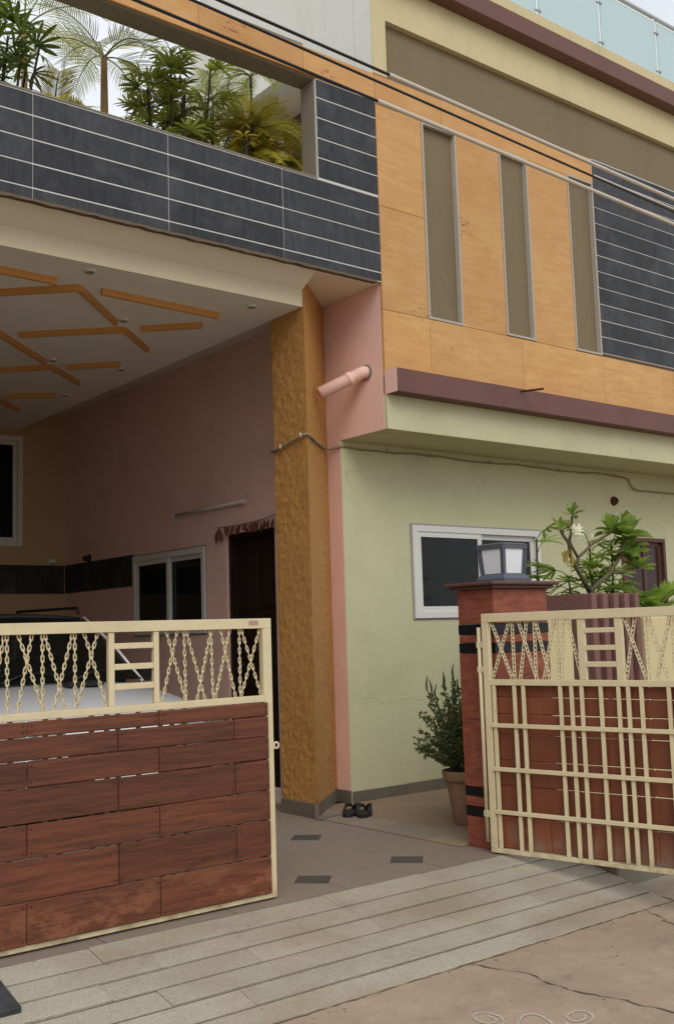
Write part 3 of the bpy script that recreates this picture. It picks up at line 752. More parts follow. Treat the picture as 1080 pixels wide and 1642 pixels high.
# latch eye on the leaf's free edge
V, F = [], []
rg_ = [Vector((GL+.02+.016*math.cos(a*math.pi/6), -.012, 1.0+.016*math.sin(a*math.pi/6))) for a in range(13)]
tube_data(rg_, .006, 6, False, V, F); link('latch_eye', raw(V, F, 'latch_eye', True), m_gate, lg)
box('latch_plate', (GL, GL+.012), (-.017, -.007), (.985, 1.015), m_gate, lg, .001)
box('sticker', (GL-.145, GL-.085), (-.0215, -.0203), (1.65, 1.674), paint('faded gate sticker', srgb(176, 140, 132), .2), lg, 0)
chRG = [(.063, .201), (.195, .054), (.215, .216), (.26, .372), (.319, .255), (.372, .367), (.382, .463), (.511, .42), (.529, .524), (.571, .542), (.600, .675)]
chRG += [(.965, 1.08), (1.03, .955), (1.09, 1.095), (1.11, 1.21), (1.24, 1.14), (1.25, 1.255), (1.3, 1.39), (1.36, 1.28), (1.42, 1.42), (1.43, 1.55), (1.55, 1.44)]
rg = make_gate('entrance_gate', 'cream grid gate leaf swung open beside the red stone pillar', (4.945, 4.761, 0), math.atan2(-.981, .196), 1,
               chRG, (.666, .711, .905, .952), [[.40, 1.08], [.62, 1.3]], m_redboard, barsR)
tube('hinge_rod', [(-.033, 0, .27), (-.033, 0, 1.60)], .013, m_gate, rg, 10)
for z in (1.49, 1.335, .44): box('hinge', (-.05, .002), (-.012, .012), (z-.02, z+.02), m_gate, rg, .003)

# ================================================================ GATE PILLAR, LANTERN, BOUNDARY WALL
gp = thing('gate_pillar', 'red sandstone gate pillar with black bands carrying the lantern', 'pillar', (5.26, 4.875, FZ))
def pbox(name, x, y, z, mat, par=gp, bev=.004):
    o = box(name, (x[0]-5.26, x[1]-5.26), (y[0]-4.875, y[1]-4.875), (z[0]-FZ, z[1]-FZ), mat, par, bev); return o
PX, PY = (5.0, 5.52), (4.71, 5.04)
zs = [-.02, .395, .458, .522, .582, 1.433, 1.499, 1.552, 1.621, 1.846]
for k, (a, b) in enumerate(zip(zs[:-1], zs[1:])):
    band = k in (1, 3, 5, 7); e = -.003 if not band else 0.0
    if b-a > .5:
        mid = (a+b)/2; pbox('stone_block', PX, PY, (a+.0005, mid-.0005), m_redstone); pbox('stone_block', PX, PY, (mid+.0005, b-.0005), m_redstone)
    else: pbox('black_band' if band else 'stone_block', (PX[0]-e, PX[1]+e), (PY[0]-e, PY[1]+e), (a+.0005, b-.0005), m_blackpol if band else m_redstone)
pbox('cap', (4.965, 5.555), (4.675, 5.075), (1.8465, 1.868), m_cap, bev=.006)
pbox('cap', (4.94, 5.585), (4.65, 5.10), (1.8685, 1.892), m_cap, bev=.006)
lp = thing('pillar_lantern', 'square grey lantern with milky panes on the red pillar cap', 'lantern', (5.285, 4.88, 1.892)); lp.scale = (.86, .86, 1)
def frustum(w0, w1, z0, z1):
    v = [(sx*w, sy*w, z) for w, z in ((w0, z0), (w1, z1)) for sx, sy in ((-1, -1), (1, -1), (1, 1), (-1, 1))]
    return raw(v, [(3, 2, 1, 0), (4, 5, 6, 7), (0, 1, 5, 4), (1, 2, 6, 5), (2, 3, 7, 6), (3, 0, 4, 7)], 'frustum')
link('base', frustum(.148, .148, 0, .022), m_lampmetal, lp)
link('base_flare', frustum(.15, .118, .0225, .058), m_lampmetal, lp)
for sx, sy in ((-1, -1), (1, -1), (1, 1), (-1, 1)):
    V, F = tube_data([(sx*.118, sy*.118, .055), (sx*.132, sy*.132, .235)], .0075, 4); link('corner_bar', raw(V, F, 'corner_bar'), m_lampmetal, lp)
for k in range(4):
    a = k*math.pi/2; c, s_ = math.cos(a), math.sin(a)
    rot = lambda p: (p[0]*c-p[1]*s_, p[0]*s_+p[1]*c, p[2])
    pts = [(-.105, -.112, .06), (.105, -.112, .06), (.118, -.126, .222), (-.118, -.126, .222), (-.105, -.106, .06), (.105, -.106, .06), (.118, -.12, .222), (-.118, -.12, .222)]
    link('pane', raw([rot(p) for p in pts], [(0, 1, 2, 3), (7, 6, 5, 4), (0, 4, 5, 1), (2, 6, 7, 3), (1, 5, 6, 2), (0, 3, 7, 4)], 'pane'), m_lampglass, lp)
    # side strips of the frame
    for q in (-1, 1):
        pts = [(q*.085, -.1135, .058), (q*.118, -.1135, .058), (q*.132, -.1285, .235), (q*.098, -.1285, .235)]
        pts += [(p[0], p[1]+.004, p[2]) for p in pts]
        f = [(0, 1, 2, 3), (7, 6, 5, 4), (0, 4, 5, 1), (2, 6, 7, 3), (1, 5, 6, 2), (0, 3, 7, 4)]
        link('side_strip', raw([rot(p) for p in pts], f if q > 0 else [tuple(reversed(x)) for x in f], 'side_strip'), m_lampmetal, lp)
link('top_frame', frustum(.136, .14, .222, .25), m_lampmetal, lp)
link('roof', frustum(.142, .12, .2505, .262), m_lampmetal, lp)

bwall = thing('boundary_wall', 'low cream boundary wall with grey plinth right of the red pillar', 'wall', (0, 0, 0))
box('plinth', (5.40, 13), (4.17, 4.86), (-.02, .26), m_cement, bwall, .01)
box('wall', (5.526, 5.955), (4.87, 5.0), (.0, 1.675), m_creamwall, bwall, .006)
box('pilaster', (5.722, 5.74), (5.001, 5.02), (.26, 1.80), m_creamwall, bwall, .002)
box('wall', (6.80, 13), (4.87, 5.0), (.0, 1.64), m_creamwall, bwall, .006)
box('wall', (5.956, 6.799), (4.89, 5.0), (.26, 1.1), m_creamwall, bwall, .006)
struct(box('footpath', (5.41, 13), (3.8, 4.168), (-.03, .012), m_granite, None, .004))
pb = thing('planter_box', 'fluted maroon planter box holding the frangipani behind the open gate', 'planter', (6.49, 5.1, FZ))
def pl(name, x, y, z, mat, bev=.005): return box(name, (x[0]-6.49, x[1]-6.49), (y[0]-5.1, y[1]-5.1), (z[0]-FZ, z[1]-FZ), mat, pb, bev)
pl('box_wall', (6.21, 6.25), (4.935, 5.36), (1.05, 1.822), m_flute); pl('box_wall', (6.73, 6.77), (4.935, 5.36), (1.05, 1.822), m_flute)
pl('box_wall', (6.2505, 6.7295), (4.935, 4.975), (1.05, 1.818), m_flute); pl('box_wall', (6.2505, 6.7295), (5.32, 5.36), (1.05, 1.818), m_flute)
pl('soil', (6.2505, 6.7295), (4.9755, 5.3195), (1.05, 1.76), m_soil); pl('plinth', (6.22, 6.76), (5.005, 5.35), (FZ, 1.049), m_flute)
for k in range(5):
    x = 6.213+k*.128; pl('rib', (x, x+.052), (4.885, 4.9345), (1.05, 1.822), m_flute, .006)
wb = thing('white_tub', 'pale white plastic tub on the boundary wall at the right edge', 'tub', (7.15, 5.2, FZ))
link('tub', frustum(.14, .17, 1.0, 1.50), Mt('white tub plastic', .4).col(srgb(206, 210, 208)).m, wb)
link('soil', frustum(.15, .15, 1.501, 1.51), m_soil, wb)
box('stand', (-.16, .16), (-.16, .16), (0, .999), m_cement, wb, .01)

# ================================================================ LEAF BUILDERS
def leaf_mesh(L, W, droop=.3, tip=.62, fold=.12, n=7):
    """obovate leaf from the origin along +x, up is +z"""
    V, F = [], []
    for i in range(n+1):
        u = i/n; x = L*u*(1-.15*droop*u); z = -droop*L*u*u*.6
        w = W*.5*max(.04, math.sin(math.pi*u**1.45)**.75) if u < 1 else .0012
        V += [(x, -w, z+fold*w*1.6), (x, 0, z), (x, w, z+fold*w*1.6)]
    for i in range(n):
        a = 3*i; F += [(a, a+3, a+4, a+1), (a+1, a+4, a+5, a+2)]
    return raw(V, F, 'leaf', True)
def orient(o, base, direction, roll=0, scale=1):
    d = Vector(direction).normalized(); z = Vector((0, 0, 1)) if abs(d.z) < .97 else Vector((1, 0, 0))
    y = z.cross(d).normalized(); z = d.cross(y)
    M_ = Matrix((d, y, z)).transposed() @ Matrix.Rotation(roll, 3, 'X')
    o.matrix_basis = Matrix.Translation(base) @ M_.to_4x4() @ Matrix.Scale(scale, 4)
def fan_mesh(nf, L, spread, petiole=.18):
    """fan palm leaf: petiole plus fingers"""
    V, F = [], []
    tube_data([(0, 0, 0), (petiole*.6, 0, .03), (petiole, 0, .03)], [.004, .0035, .003], 5, False, V, F)
    for k in range(nf):
        a = (k/(nf-1)-.5)*spread; c, s_ = math.cos(a), math.sin(a); ll = L*(1-.25*abs(k/(nf-1)-.5)*2)*rnd.uniform(.9, 1.05); w = .017*L/.25*rnd.uniform(.9, 1.2)
        b0 = len(V); dz = rnd.uniform(.12, .4)
        for i in range(5):
            u = i/4; r = ll*u; z = .03-dz*ll*u*u; ww = w*(.35+1.2*u if u < .5 else .95)*(1 if i < 4 else .45)
            x, y = petiole+r*c, r*s_
            V += [(x+ww*s_, y-ww*c, z+ww*.5), (x, y, z), (x-ww*s_, y+ww*c, z+ww*.5)]
        for i in range(4):
            q = b0+3*i; F += [(q, q+3, q+4, q+1), (q+1, q+4, q+5, q+2)]
    return raw(V, F, 'fan_leaf', True)
def frond_mesh(L, arch, nl, ll, w, vee=.5, droop=.5):
    """pinnate frond: rachis arching from the origin toward +x"""
    V, F = [], []
    P = []
    for i in range(15):
        u = i/14; a = arch*u
        P.append(Vector((L*(math.sin(a)/arch if arch > .01 else u), 0, L*((math.cos(a)-1)/arch if arch > .01 else 0))))
    tube_data(P, [.006*(1-.8*i/14)+.001 for i in range(15)], 5, False, V, F)
    for k in range(nl):
        u = .2+.8*k/(nl-1); f = u*14; i = min(13, int(f)); p = P[i].lerp(P[i+1], f-i); t = (P[i+1]-P[i]).normalized()
        up_ = Vector((0, 1, 0)).cross(t)*-1
        up_ = t.cross(Vector((0, 1, 0))); up_ = up_ if up_.z > 0 else -up_
        for sgn in (-1, 1):
            l_ = ll*(math.sin(math.pi*(.15+.8*u))**.6)*rnd.uniform(.88, 1.08)
            d = (t*(.55+.35*u)+Vector((0, sgn, 0))*.8+up_*vee*.6).normalized()
            b0 = len(V); dr = rnd.uniform(.6, 1.2)*droop
            for j in range(4):
                q = j/3; c = p+d*(l_*q)+Vector((0, 0, -dr*l_*q*q*.6)); ww = w*(.6, 1, .8, .12)[j]
                sv = t*ww; V += [c-sv, c+sv]
            for j in range(3): F.append((b0+2*j, b0+2*j+1, b0+2*j+3, b0+2*j+2))
    return raw(V, F, 'frond', True)
def with_mat(me, mat): me.materials.append(mat); return me

# ---------------------------------------------------------------- balcony plants
def fan_palm(label, x, y, z, h, nc, spread, nleaf, mat, scale=1.0, group=None):
    t = thing('lady_palm', label, 'plant', (x, y, z))
    ms = [with_mat(fan_mesh(rnd.randint(6, 8), .24*scale, rnd.uniform(2.2, 3.2), .14*scale), mat) for _ in range(5)]
    tops = []
    for k in range(nc):
        a = rnd.uniform(0, 2*math.pi); r = spread*math.sqrt(rnd.random()); hh = h*rnd.uniform(.55, 1.0)
        b = Vector((r*.5*math.cos(a), r*.35*math.sin(a), 0)); e = Vector((r*math.cos(a), r*.6*math.sin(a), hh))
        tube('cane', [b, b.lerp(e, .5)+Vector((rnd.uniform(-.02, .02), 0, 0)), e], [.011, .01, .008], m_cane, t, 6); tops.append((b, e))
    for k in range(nleaf):
        b, e = tops[k % nc]; p = b.lerp(e, 1-.42*rnd.random()**1.5 if k >= nc else 1.0)
        a = rnd.uniform(0, 2*math.pi)
        o = link('fan_leaf', ms[k % 5], None, t)
        orient(o, p, (math.cos(a), math.sin(a), rnd.uniform(.0, .9)), rnd.uniform(-.5, .5), rnd.uniform(.8, 1.2))
    return t
def feather_palm(label, x, y, z, stem_h, nf, L, mat, nl=26, ll=.26, w=.009, arch=(1.2, 1.9), elev=(.5, 1.2), stems=1, name='areca_palm', trunk=None, tr=.03):
    t = thing(name, label, 'plant', (x, y, z))
    ms = [with_mat(frond_mesh(L*rnd.uniform(.85, 1.1), rnd.uniform(*arch), nl, ll, w, droop=rnd.uniform(.3, .8)), mat) for _ in range(4)]
    for s in range(stems):
        a = rnd.uniform(0, 6.28); ox = (.09*math.cos(a), .06*math.sin(a)) if stems > 1 else (0, 0); hh = stem_h*(rnd.uniform(.6, 1) if stems > 1 else 1)
        tube('stem', [(ox[0]*.3, ox[1]*.3, 0), (ox[0]*.7, ox[1]*.7, hh*.5), (ox[0], ox[1], hh)], [tr*1.2, tr, tr*.7], trunk or m_trunkbrown, t, 8)
        for k in range(nf):
            a = 2*math.pi*(k+rnd.uniform(-.3, .3))/nf + s
            o = link('frond', ms[(k+s) % 4], None, t)
            el = rnd.uniform(*elev)
            orient(o, (ox[0], ox[1], hh-.02), (math.cos(a)*math.cos(el), math.sin(a)*math.cos(el), math.sin(el)), 0, rnd.uniform(.85, 1.15))
    return t
BZ = 4.6
fan_palm('dark green fan palm at the left edge of the balcony', 2.5, 6.95, BZ, 1.75, 10, .42, 60, m_leafdark, .8)
fan_palm('bushy lady palm with broad dark fans in the middle of the balcony', 3.98, 6.95, BZ, 1.62, 16, .42, 120, m_leafmid, .72)
feather_palm('slim feathery palm with brown trunk left of the bushy lady palm', 3.42, 6.95, BZ, 1.38, 9, .62, m_leafpale, 26, .24, .0055, (1.1, 1.9), (.3, 1.2), trunk=m_trunkbrown, tr=.035)
feather_palm('tall pale palm behind the left end of the parapet', 3.02, 7.5, BZ, 1.75, 9, .75, m_leafpale, 24, .26, .005, (1.0, 1.8), (.2, 1.2), tr=.03)
feather_palm('low green areca palm between the two left palms', 3.05, 6.95, BZ, .85, 9, .42, m_leafyel, 30, .17, .0055, (1.2, 2.0), (.5, 1.3), stems=2, tr=.016)
feather_palm('thin tall twin stemmed palm right of the lady palm', 4.42, 7.05, BZ, 1.5, 6, .42, m_leafpale, 22, .17, .005, (1.2, 2.2), (.3, 1.3), stems=3, tr=.011, trunk=m_bark)
feather_palm('slender black stemmed palm with small drooping tuft under the beam', 4.72, 6.9, BZ, 1.62, 8, .28, m_leafpale, 16, .12, .006, (1.6, 2.4), (.4, 1.2), tr=.014, trunk=m_cane)
feather_palm('yellow areca palm bush in the right corner of the balcony', 4.86, 7.02, BZ, 1.22, 10, .46, m_leafyel, 40, .16, .0048, (1.2, 2.1), (.4, 1.4), stems=9, tr=.012)
# black twisted stem plant
t = thing('twisted_stem_plant', 'bare black twisted stems beside the yellow areca palm', 'plant', (4.53, 6.75, BZ))
for k, pts in enumerate(([(0.04, 0, 0), (.05, 0, .55), (.01, 0, .72), (.03, 0, .86), (.02, .02, 1.0)], [(.03, 0, .6), (-.06, -.02, .66), (-.14, 0, .74), (-.16, .03, .86), (-.12, .02, .94)], [(-.14, 0, .74), (-.04, .02, .8), (.04, .0, .92), (.06, 0, .98)])):
    tube('stem', pts, [.02, .018, .015, .012, .006][:len(pts)] if k == 0 else [.008]*len(pts), m_cable, t, 7)
me = with_mat(leaf_mesh(.16, .035, .6), m_leafyellow)
for k in range(10):
    o = link('leaf', me, None, t); a = k*.9; orient(o, (.02, .02, .98), (math.cos(a), math.sin(a), .3), 0, rnd.uniform(.7, 1.1))

# ---------------------------------------------------------------- frangipani in the planter
fr = thing('frangipani', 'frangipani with bare forked branches, leaf rosettes and white flowers', 'plant', (6.5, 5.15, 1.76))
B = Vector((6.5, 5.15, 1.76))
def br(name, pts, rad): tube(name, [Vector(p)-B for p in pts], rad, m_bark, fr, 8)
br('trunk', [(6.52, 5.15, 1.74), (6.53, 5.15, 1.85)], [.024, .02])
br('branch', [(6.53, 5.15, 1.84), (6.44, 5.13, 1.93), (6.35, 5.12, 2.02), (6.29, 5.12, 2.12), (6.275, 5.12, 2.21), (6.22, 5.12, 2.26), (6.19, 5.12, 2.30)], [.02, .017, .016, .015, .013, .012, .01])
br('branch', [(6.275, 5.12, 2.2), (6.32, 5.13, 2.28), (6.345, 5.13, 2.41)], [.013, .011, .01])
br('branch', [(6.36, 5.12, 2.03), (6.40, 5.14, 2.10), (6.52, 5.16, 2.16), (6.66, 5.2, 2.22), (6.97, 5.24, 2.33)], [.013, .013, .012, .012, .011])
br('branch', [(6.40, 5.14, 2.10), (6.33, 5.14, 2.19), (6.31, 5.14, 2.24)], [.011, .01, .008])
br('branch', [(6.53, 5.15, 1.84), (6.64, 5.15, 1.91), (6.80, 5.16, 1.99), (6.95, 5.17, 2.12), (7.1, 5.2, 2.29)], [.019, .017, .015, .014, .012])
br('branch', [(6.80, 5.16, 1.99), (6.92, 5.12, 2.0), (7.08, 5.1, 2.03)], [.013, .011, .01])
LF = [with_mat(leaf_mesh(.2, .088, d, .62, .3), m_leaffrang) for d in (-.25, .1, .4)]
LY = with_mat(leaf_mesh(.15, .045, .5), m_leafyellow)
def rosette(c, n, sc_, tilt=.5, mats=None):
    for k in range(n):
        a = k*2.4+rnd.uniform(-.2, .2); el = tilt*(1-k/n)*1.9-.25+rnd.uniform(-.12, .12)
        o = link('leaf', (mats or LF)[k % len(mats or LF)], None, fr)
        orient(o, Vector(c)-B, (math.cos(a)*math.cos(el), math.sin(a)*math.cos(el), math.sin(el)), rnd.uniform(-.3, .3), sc_*rnd.uniform(.85, 1.15))
rosette((6.345, 5.13, 2.42), 9, .5, .8); rosette((6.19, 5.12, 2.30), 9, .55, .8)
rosette((7.1, 5.2, 2.29), 34, .95, 1.0); rosette((6.97, 5.24, 2.33), 20, .75, .95); rosette((7.08, 5.1, 2.03), 16, .8, .7); rosette((7.0, 5.17, 2.16), 12, .85, .1); rosette((7.16, 5.22, 2.18), 14, .8, .6)
for d in ((-1, -.2, -.15), (-.8, -.3, -.6), (.3, -.4, -1), (-.4, .1, -.8)):
    o = link('leaf', LY, None, fr); orient(o, Vector((6.27, 5.12, 2.16))-B, d, rnd.uniform(-.6, .6), .95)
me = with_mat(leaf_mesh(.042, .026, -.3, .55), m_petal)
for c in ((6.225, 5.03, 2.30), (6.25, 5.0, 2.275), (6.235, 5.02, 2.25), (6.27, 5.02, 2.30), (6.215, 5.0, 2.275), (6.55, 5.12, 2.27)):
    for k in range(5):
        o = link('petal', me, None, fr); a = k*2*math.pi/5+.3
        orient(o, Vector(c)-B, (math.cos(a)*.85, -.45+.5*math.sin(a)*.5, math.sin(a)*.85), .4, 1.0 if c[0] < 6.5 else .5)
fan_palm('bamboo leaved palm behind the frangipani against the green wall', 7.18, 5.55, FZ, 2.08, 18, .38, 150, m_leaffrang, .72)
fan_palm('sparse fan palm peeping beside the lantern in front of the white window', 6.25, 5.5, FZ, 2.1, 6, .3, 22, m_leaffrang, .8)
feather_palm('arching yellow green palm behind the cream wall at the right edge', 7.55, 5.35, FZ, 1.5, 11, .55, m_leaffrang, 20, .22, .011, (1.0, 1.7), (.3, 1.2), stems=2, tr=.018)

# ---------------------------------------------------------------- potted shrub
ps_ = thing('potted_shrub', 'terracotta pot with a wispy upright shrub beside the red pillar', 'plant', (5.56, 5.60, FZ+.003))
def lathe(prof, n=28):
    V, F = [], []
    for r, z in prof:
        for k in range(n): a = 2*math.pi*k/n; V.append((r*math.cos(a), r*math.sin(a), z))
    for i in range(len(prof)-1):
        for k in range(n): F.append((i*n+k, i*n+(k+1) % n, (i+1)*n+(k+1) % n, (i+1)*n+k))
    return raw(V, F, 'lathe', True)
pot = link('pot', lathe([(.0, 0), (.088, 0), (.092, .01), (.135, .30), (.135, .305)]), m_terra, ps_)
link('rim', lathe([(.135, .302), (.152, .305), (.158, .315), (.165, .37), (.16, .378), (.145, .378), (.138, .36), (.13, .31)]), m_terra, pot)
link('soil', lathe([(.142, .345), (.07, .352), (.0, .35)]), m_soil, ps_)
LV, LFc = [], []
sm = []
for k in range(100):
    a = rnd.uniform(0, 2*math.pi); rr = .37*math.sqrt(rnd.random()); hh = rnd.uniform(.18, .68)*(1-.4*rr/.42)
    if k < 22: rr *= .75; hh = rnd.uniform(.5, .68)
    e = Vector((rr*math.cos(a), rr*math.sin(a), .35+hh)); b = Vector((.04*math.cos(a), .04*math.sin(a), .34))
    m1 = b.lerp(e, .55)+Vector((0, 0, .06)); P = []
    for i in range(7):
        u = i/6; P.append(b*(1-u)**2+m1*2*u*(1-u)+e*u*u)
    tube('stem', P, [.004, .0038, .0034, .003, .0026, .0022, .0016], m_bark, ps_, 5) if k < 14 else tube_data(P, [.002]*7, 4, False, LV, LFc)
    for q in range(46):
        u = rnd.uniform(.25, 1); i = min(5, int(u*6)); p = P[i].lerp(P[i+1], u*6-i); t_ = (P[i+1]-P[i]).normalized()
        d = Vector((rnd.gauss(0, 1), rnd.gauss(0, 1), rnd.gauss(.25, .8))).normalized(); d = (d+t_*.6).normalized()
        l_ = rnd.uniform(.03, .056)*(1.1-.35*u); s_ = d.orthogonal().normalized()
        s_ = (Matrix.Rotation(rnd.uniform(0, 6.28), 3, d) @ s_)*l_*.24
        b0 = len(LV); LV += [p, p+d*l_*.5+s_, p+d*l_, p+d*l_*.5-s_]; LFc.append((b0, b0+1, b0+2, b0+3))
    if k < 22:   # dark flower spike at the tip
        tube_data([e, e+Vector((rnd.uniform(-.02, .02), 0, .05)), e+Vector((rnd.uniform(-.02, .02), 0, .11))], [.006, .008, .003], 5, True, LV, LFc)
fo = link('foliage', raw(LV, LFc, 'foliage'), m_leafshrub, ps_); fo['kind'] = 'stuff'

# ================================================================ SMALL THINGS
# slippers
def slipper(label, x, y, rz, flip=0):
    t = thing('slipper', label, 'slipper', (x, y, FZ+.003), rz, 'pair of black slippers by the pillar')
    n = 22; pts = []
    for k in range(n):
        a = 2*math.pi*k/n; c, s_ = math.cos(a), math.sin(a)
        pts.append((.13*c, (.046-.008*math.cos(a+math.pi)*-1)*s_*(1 if abs(c) < .9 else .9)))
    bm = prism(pts, .0, .022); bmesh.ops.bevel(bm, geom=[e for e in bm.edges if abs(e.verts[0].co.z-e.verts[1].co.z) < 1e-6], offset=.004, segments=2, affect='EDGES')
    link('sole', mesh_of(bm, 'sole'), m_rubber, t); t.scale = (1.2, 1.2, 1.4)
    for s_ in (-1, 1):
        V, F = [], []
        P = [Vector((.075, 0, .022)), Vector((.06, s_*.012, .045)), Vector((.02, s_*.034, .055)), Vector((-.03, s_*.044, .02))]
        tube_data(P, [.006, .009, .012, .009], 8, True, V, F); link('strap', raw(V, F, 'strap', True), m_rubber, t)
    return t
slipper('black slipper nearer the pillar base on the brown floor', 5.22, 6.50, R(38)); slipper('black slipper nearer the red gate pillar on the brown floor', 5.27, 6.40, R(42))
tag(box('loose_tile', (-.11, .11), (-.03, .03), (0, .02), m_skirt, None, .003), 'loose grey stone piece lying at the foot of the ochre pillar', 'stone')
lt = bpy.data.objects['loose_tile']; lt.location = (5.02, 6.53, FZ+.011); lt.rotation_euler = (0, 0, R(12))
# drain cover on the ramp at the left
dc = tag(link('drain_cover', boxmesh(.62, .24, .03, .004, m_drain)), 'dark stone drain cover at the lower left corner of the ramp', 'drain cover')
dc.location = (1.425, 4.43, S*.63+.014); dc.rotation_euler = (ang, 0, 0)
# tube light on the pink wall
tl = thing('tube_light', 'switched off tube light on the pink wall left of the door', 'light', (XC, 9.07, 2.868))
box('batten', (-.03, -.001), (-.66, .66), (-.028, .022), m_tubel, tl, .004)
tube('tube', [(-.045, -.62, -.003), (-.045, .62, -.003)], .014, m_tubel, tl, 10)
for y in (-.64, .64): box('end_cap', (-.062, -.0305), (y-.025, y+.025), (-.024, .018), m_tubel, tl, .004)
V, F = tube_data([(-.02, -.72+.045*math.cos(a*.5236), .02+.045*math.sin(a*.5236)) for a in range(13)], .004, 6, False); link('cord_loop', raw(V, F, 'cord_loop', True), m_sleeve, tl)
# door garland
dg = thing('door_garland', 'string of dried brown leaves over the dark carport door', 'garland', (XC-.02, 8.36, 2.63))
tube('string', [(0, -.5, .06), (0, -.2, .03), (0, .2, .015), (0, .52, .03)], .004, m_cane, dg, 5)
me = [with_mat(leaf_mesh(.15, .045, d), m_dry) for d in (.2, .9)]
for k in range(26):
    o = link('leaf', me[k % 2], None, dg); y = -.45+.85*k/25
    orient(o, (-.005-.004*(k % 4), y, .03), (rnd.uniform(-.3, -.02), rnd.uniform(-.9, .9), -.9), rnd.uniform(-1.2, 1.2), rnd.uniform(.5, .95))
for y, a in ((.49, .4), (.5, -.5)):
    o = link('leaf', me[0], None, dg); orient(o, (-.01, y, .03), (-.1, a, -1), .3, 1.1)
# small bulb holders / camera on the walls
for nm, lab, loc, rot in (('bulb_holder', 'round bulb holder above the black band on the back wall', (5.406, 12.51, 2.585), (R(90), 0, 0)), ('bulb_holder', 'small dark holder above the black band on the pink wall', (XC-.02, 11.82, 2.57), (0, R(-90), 0))):
    o = tag(link(nm, lathe([(.0, -.02), (.05, -.02), (.05, 0), (.032, .01), (.03, .06), (.022, .06), (.02, .03), (0, .03)], 16), m_tubel if 'round' in lab else m_black), lab, 'light'); o.location = loc; o.rotation_euler = rot
# cable along the green wall, round the pillar
wc = thing('wall_cable', 'dusty beige cable wrapped round the ochre pillar and along the green wall', 'cable', (0, 0, 0))
P = [(4.943, 7.05, 3.08), (4.938, 6.9, 3.10), (4.935, 6.75, 3.13), (4.936, 6.62, 3.15), (4.945, 6.56, 3.155), (5.0, 6.595, 3.15), (5.2, 6.775, 3.145), (5.45, 6.99, 3.15), (5.562, 7.06, 3.16), (5.565, 6.95, 3.165), (5.62, 6.934, 3.17)]
tube('cable', P, .011, m_wirebeige, wc, 8)
for i in (1, 3, 6): tube('clip', [Vector(P[i])+Vector((-.016, -.006, -.018)), Vector(P[i])+Vector((-.018, -.006, .02))], .007, m_sleeve, wc, 6)
P2 = [(5.62, 6.934, 3.17)]+[(x, 6.935, 3.165+.008*math.sin(x*5)+.004*math.sin(x*17)) for x in [5.8+.2*k for k in range(18)]]+[(9.36, 6.925, 3.16), (9.52, 6.92, 3.15), (9.58, 6.915, 3.06), (9.66, 6.915, 3.03), (10.2, 6.915, 3.03), (12, 6.92, 3.04)]
tube('cable', P2, .009, m_wirebeige, wc, 8)
for x in (6.1, 6.6, 7.4, 8.4, 9.3): tube('clip', [(x, 6.927, 3.148), (x, 6.927, 3.185)], .006, m_wirebeige, wc, 6)
bx = tag(link('wall_socket', lathe([(0, -.02), (.045, -.02), (.05, 0), (.034, .03), (.03, .03), (.02, .0), (0, 0)], 12), m_rust), 'small rusty round socket on the green wall above the frangipani', 'socket')
bx.location = (9.279, YG-.02, 2.893); bx.rotation_euler = (R(90), 0, 0)
# overhead cables
def catenary(a, b, n=40, sag=.0):
    a, b = Vector(a), Vector(b)
    return [a.lerp(b, i/n)-Vector((0, 0, sag*4*(i/n)*(1-i/n))) for i in range(n+1)]
def cable(label, a, b, r, sleeve_from=None, rs=.013):
    t = thing('overhead_cable', label, 'cable', (0, 0, 0), 0, 'cables crossing above the gate')
    P = catenary(a, b); tube('cable', P, r, m_cable, t, 8)
    if sleeve_from is not None:
        Q = [p for p in P if p.x > sleeve_from]; q0 = Vector(a).lerp(Vector(b), (sleeve_from-a[0])/(b[0]-a[0]))
        tube('sleeve', [q0]+Q, rs, m_sleeve, t, 10)
K = lambda x, xa, za, xb, zb: za+(zb-za)*(x-xa)/(xb-xa)
def seg(xa, za, xb, zb): return (-6, 4.2, K(-6, xa, za, xb, zb)), (14, 4.2, K(14, xa, za, xb, zb))
cable('uppermost overhead cable, pale sleeve starting at the cream frame corner', *seg(2.689, 4.747, 6.535, 4.624), .0085, 3.815)
cable('thin black overhead cable between the two sleeved ones', *seg(3.438, 4.655, 5.641, 4.564), .0075)
cable('lowest overhead cable, pale sleeve starting at the left black tile edge', *seg(2.229, 4.578, 6.514, 4.432), .0085, 3.72)
t = thing('overhead_cable', 'thin pale cable just above the black one over the right tiles', 'cable', (0, 0, 0), 0, 'cables crossing above the gate')
tube('cable', catenary((5.62, 4.2, 4.572), (14, 4.2, K(14, 3.2, 4.66, 6.5, 4.565))), .008, m_sleeve, t, 8)

# ================================================================ CAR
CX0, CY0 = 3.54, 6.95
car = thing('parked_car', 'white utility car with dark windscreen parked in the carport behind the gate', 'car', (CX0, CY0, FZ))
def loft(stations, name, mat, parent, smooth=True, close=True):
    V, F = [], []; n = len(stations[0][1])
    for y, ring in stations:
        for x, z in ring: V.append((x, y, z))
    for i in range(len(stations)-1):
        for k in range(n if close else n-1): F.append((i*n+k, i*n+(k+1) % n, (i+1)*n+(k+1) % n, (i+1)*n+k))
    if close: F.append(tuple(range(n))); F.append(tuple(reversed(range((len(stations)-1)*n, len(stations)*n))))
    o = link(name, raw(V, F, name, smooth), mat, parent)
    md = o.modifiers.new('sub', 'SUBSURF'); md.levels = 1; md.render_levels = 2
    return o
def sect(w, zb, zs_, zt):
    h = [(w*.9, zb), (w, zb+.12), (w*1.0, zs_-.12), (w*.97, zs_-.02), (w*.86, zs_+(zt-zs_)*.35), (w*.55, zs_+(zt-zs_)*.85), (0, zt)]
    return h+[(-x, z) for x, z in reversed(h[:-1])]
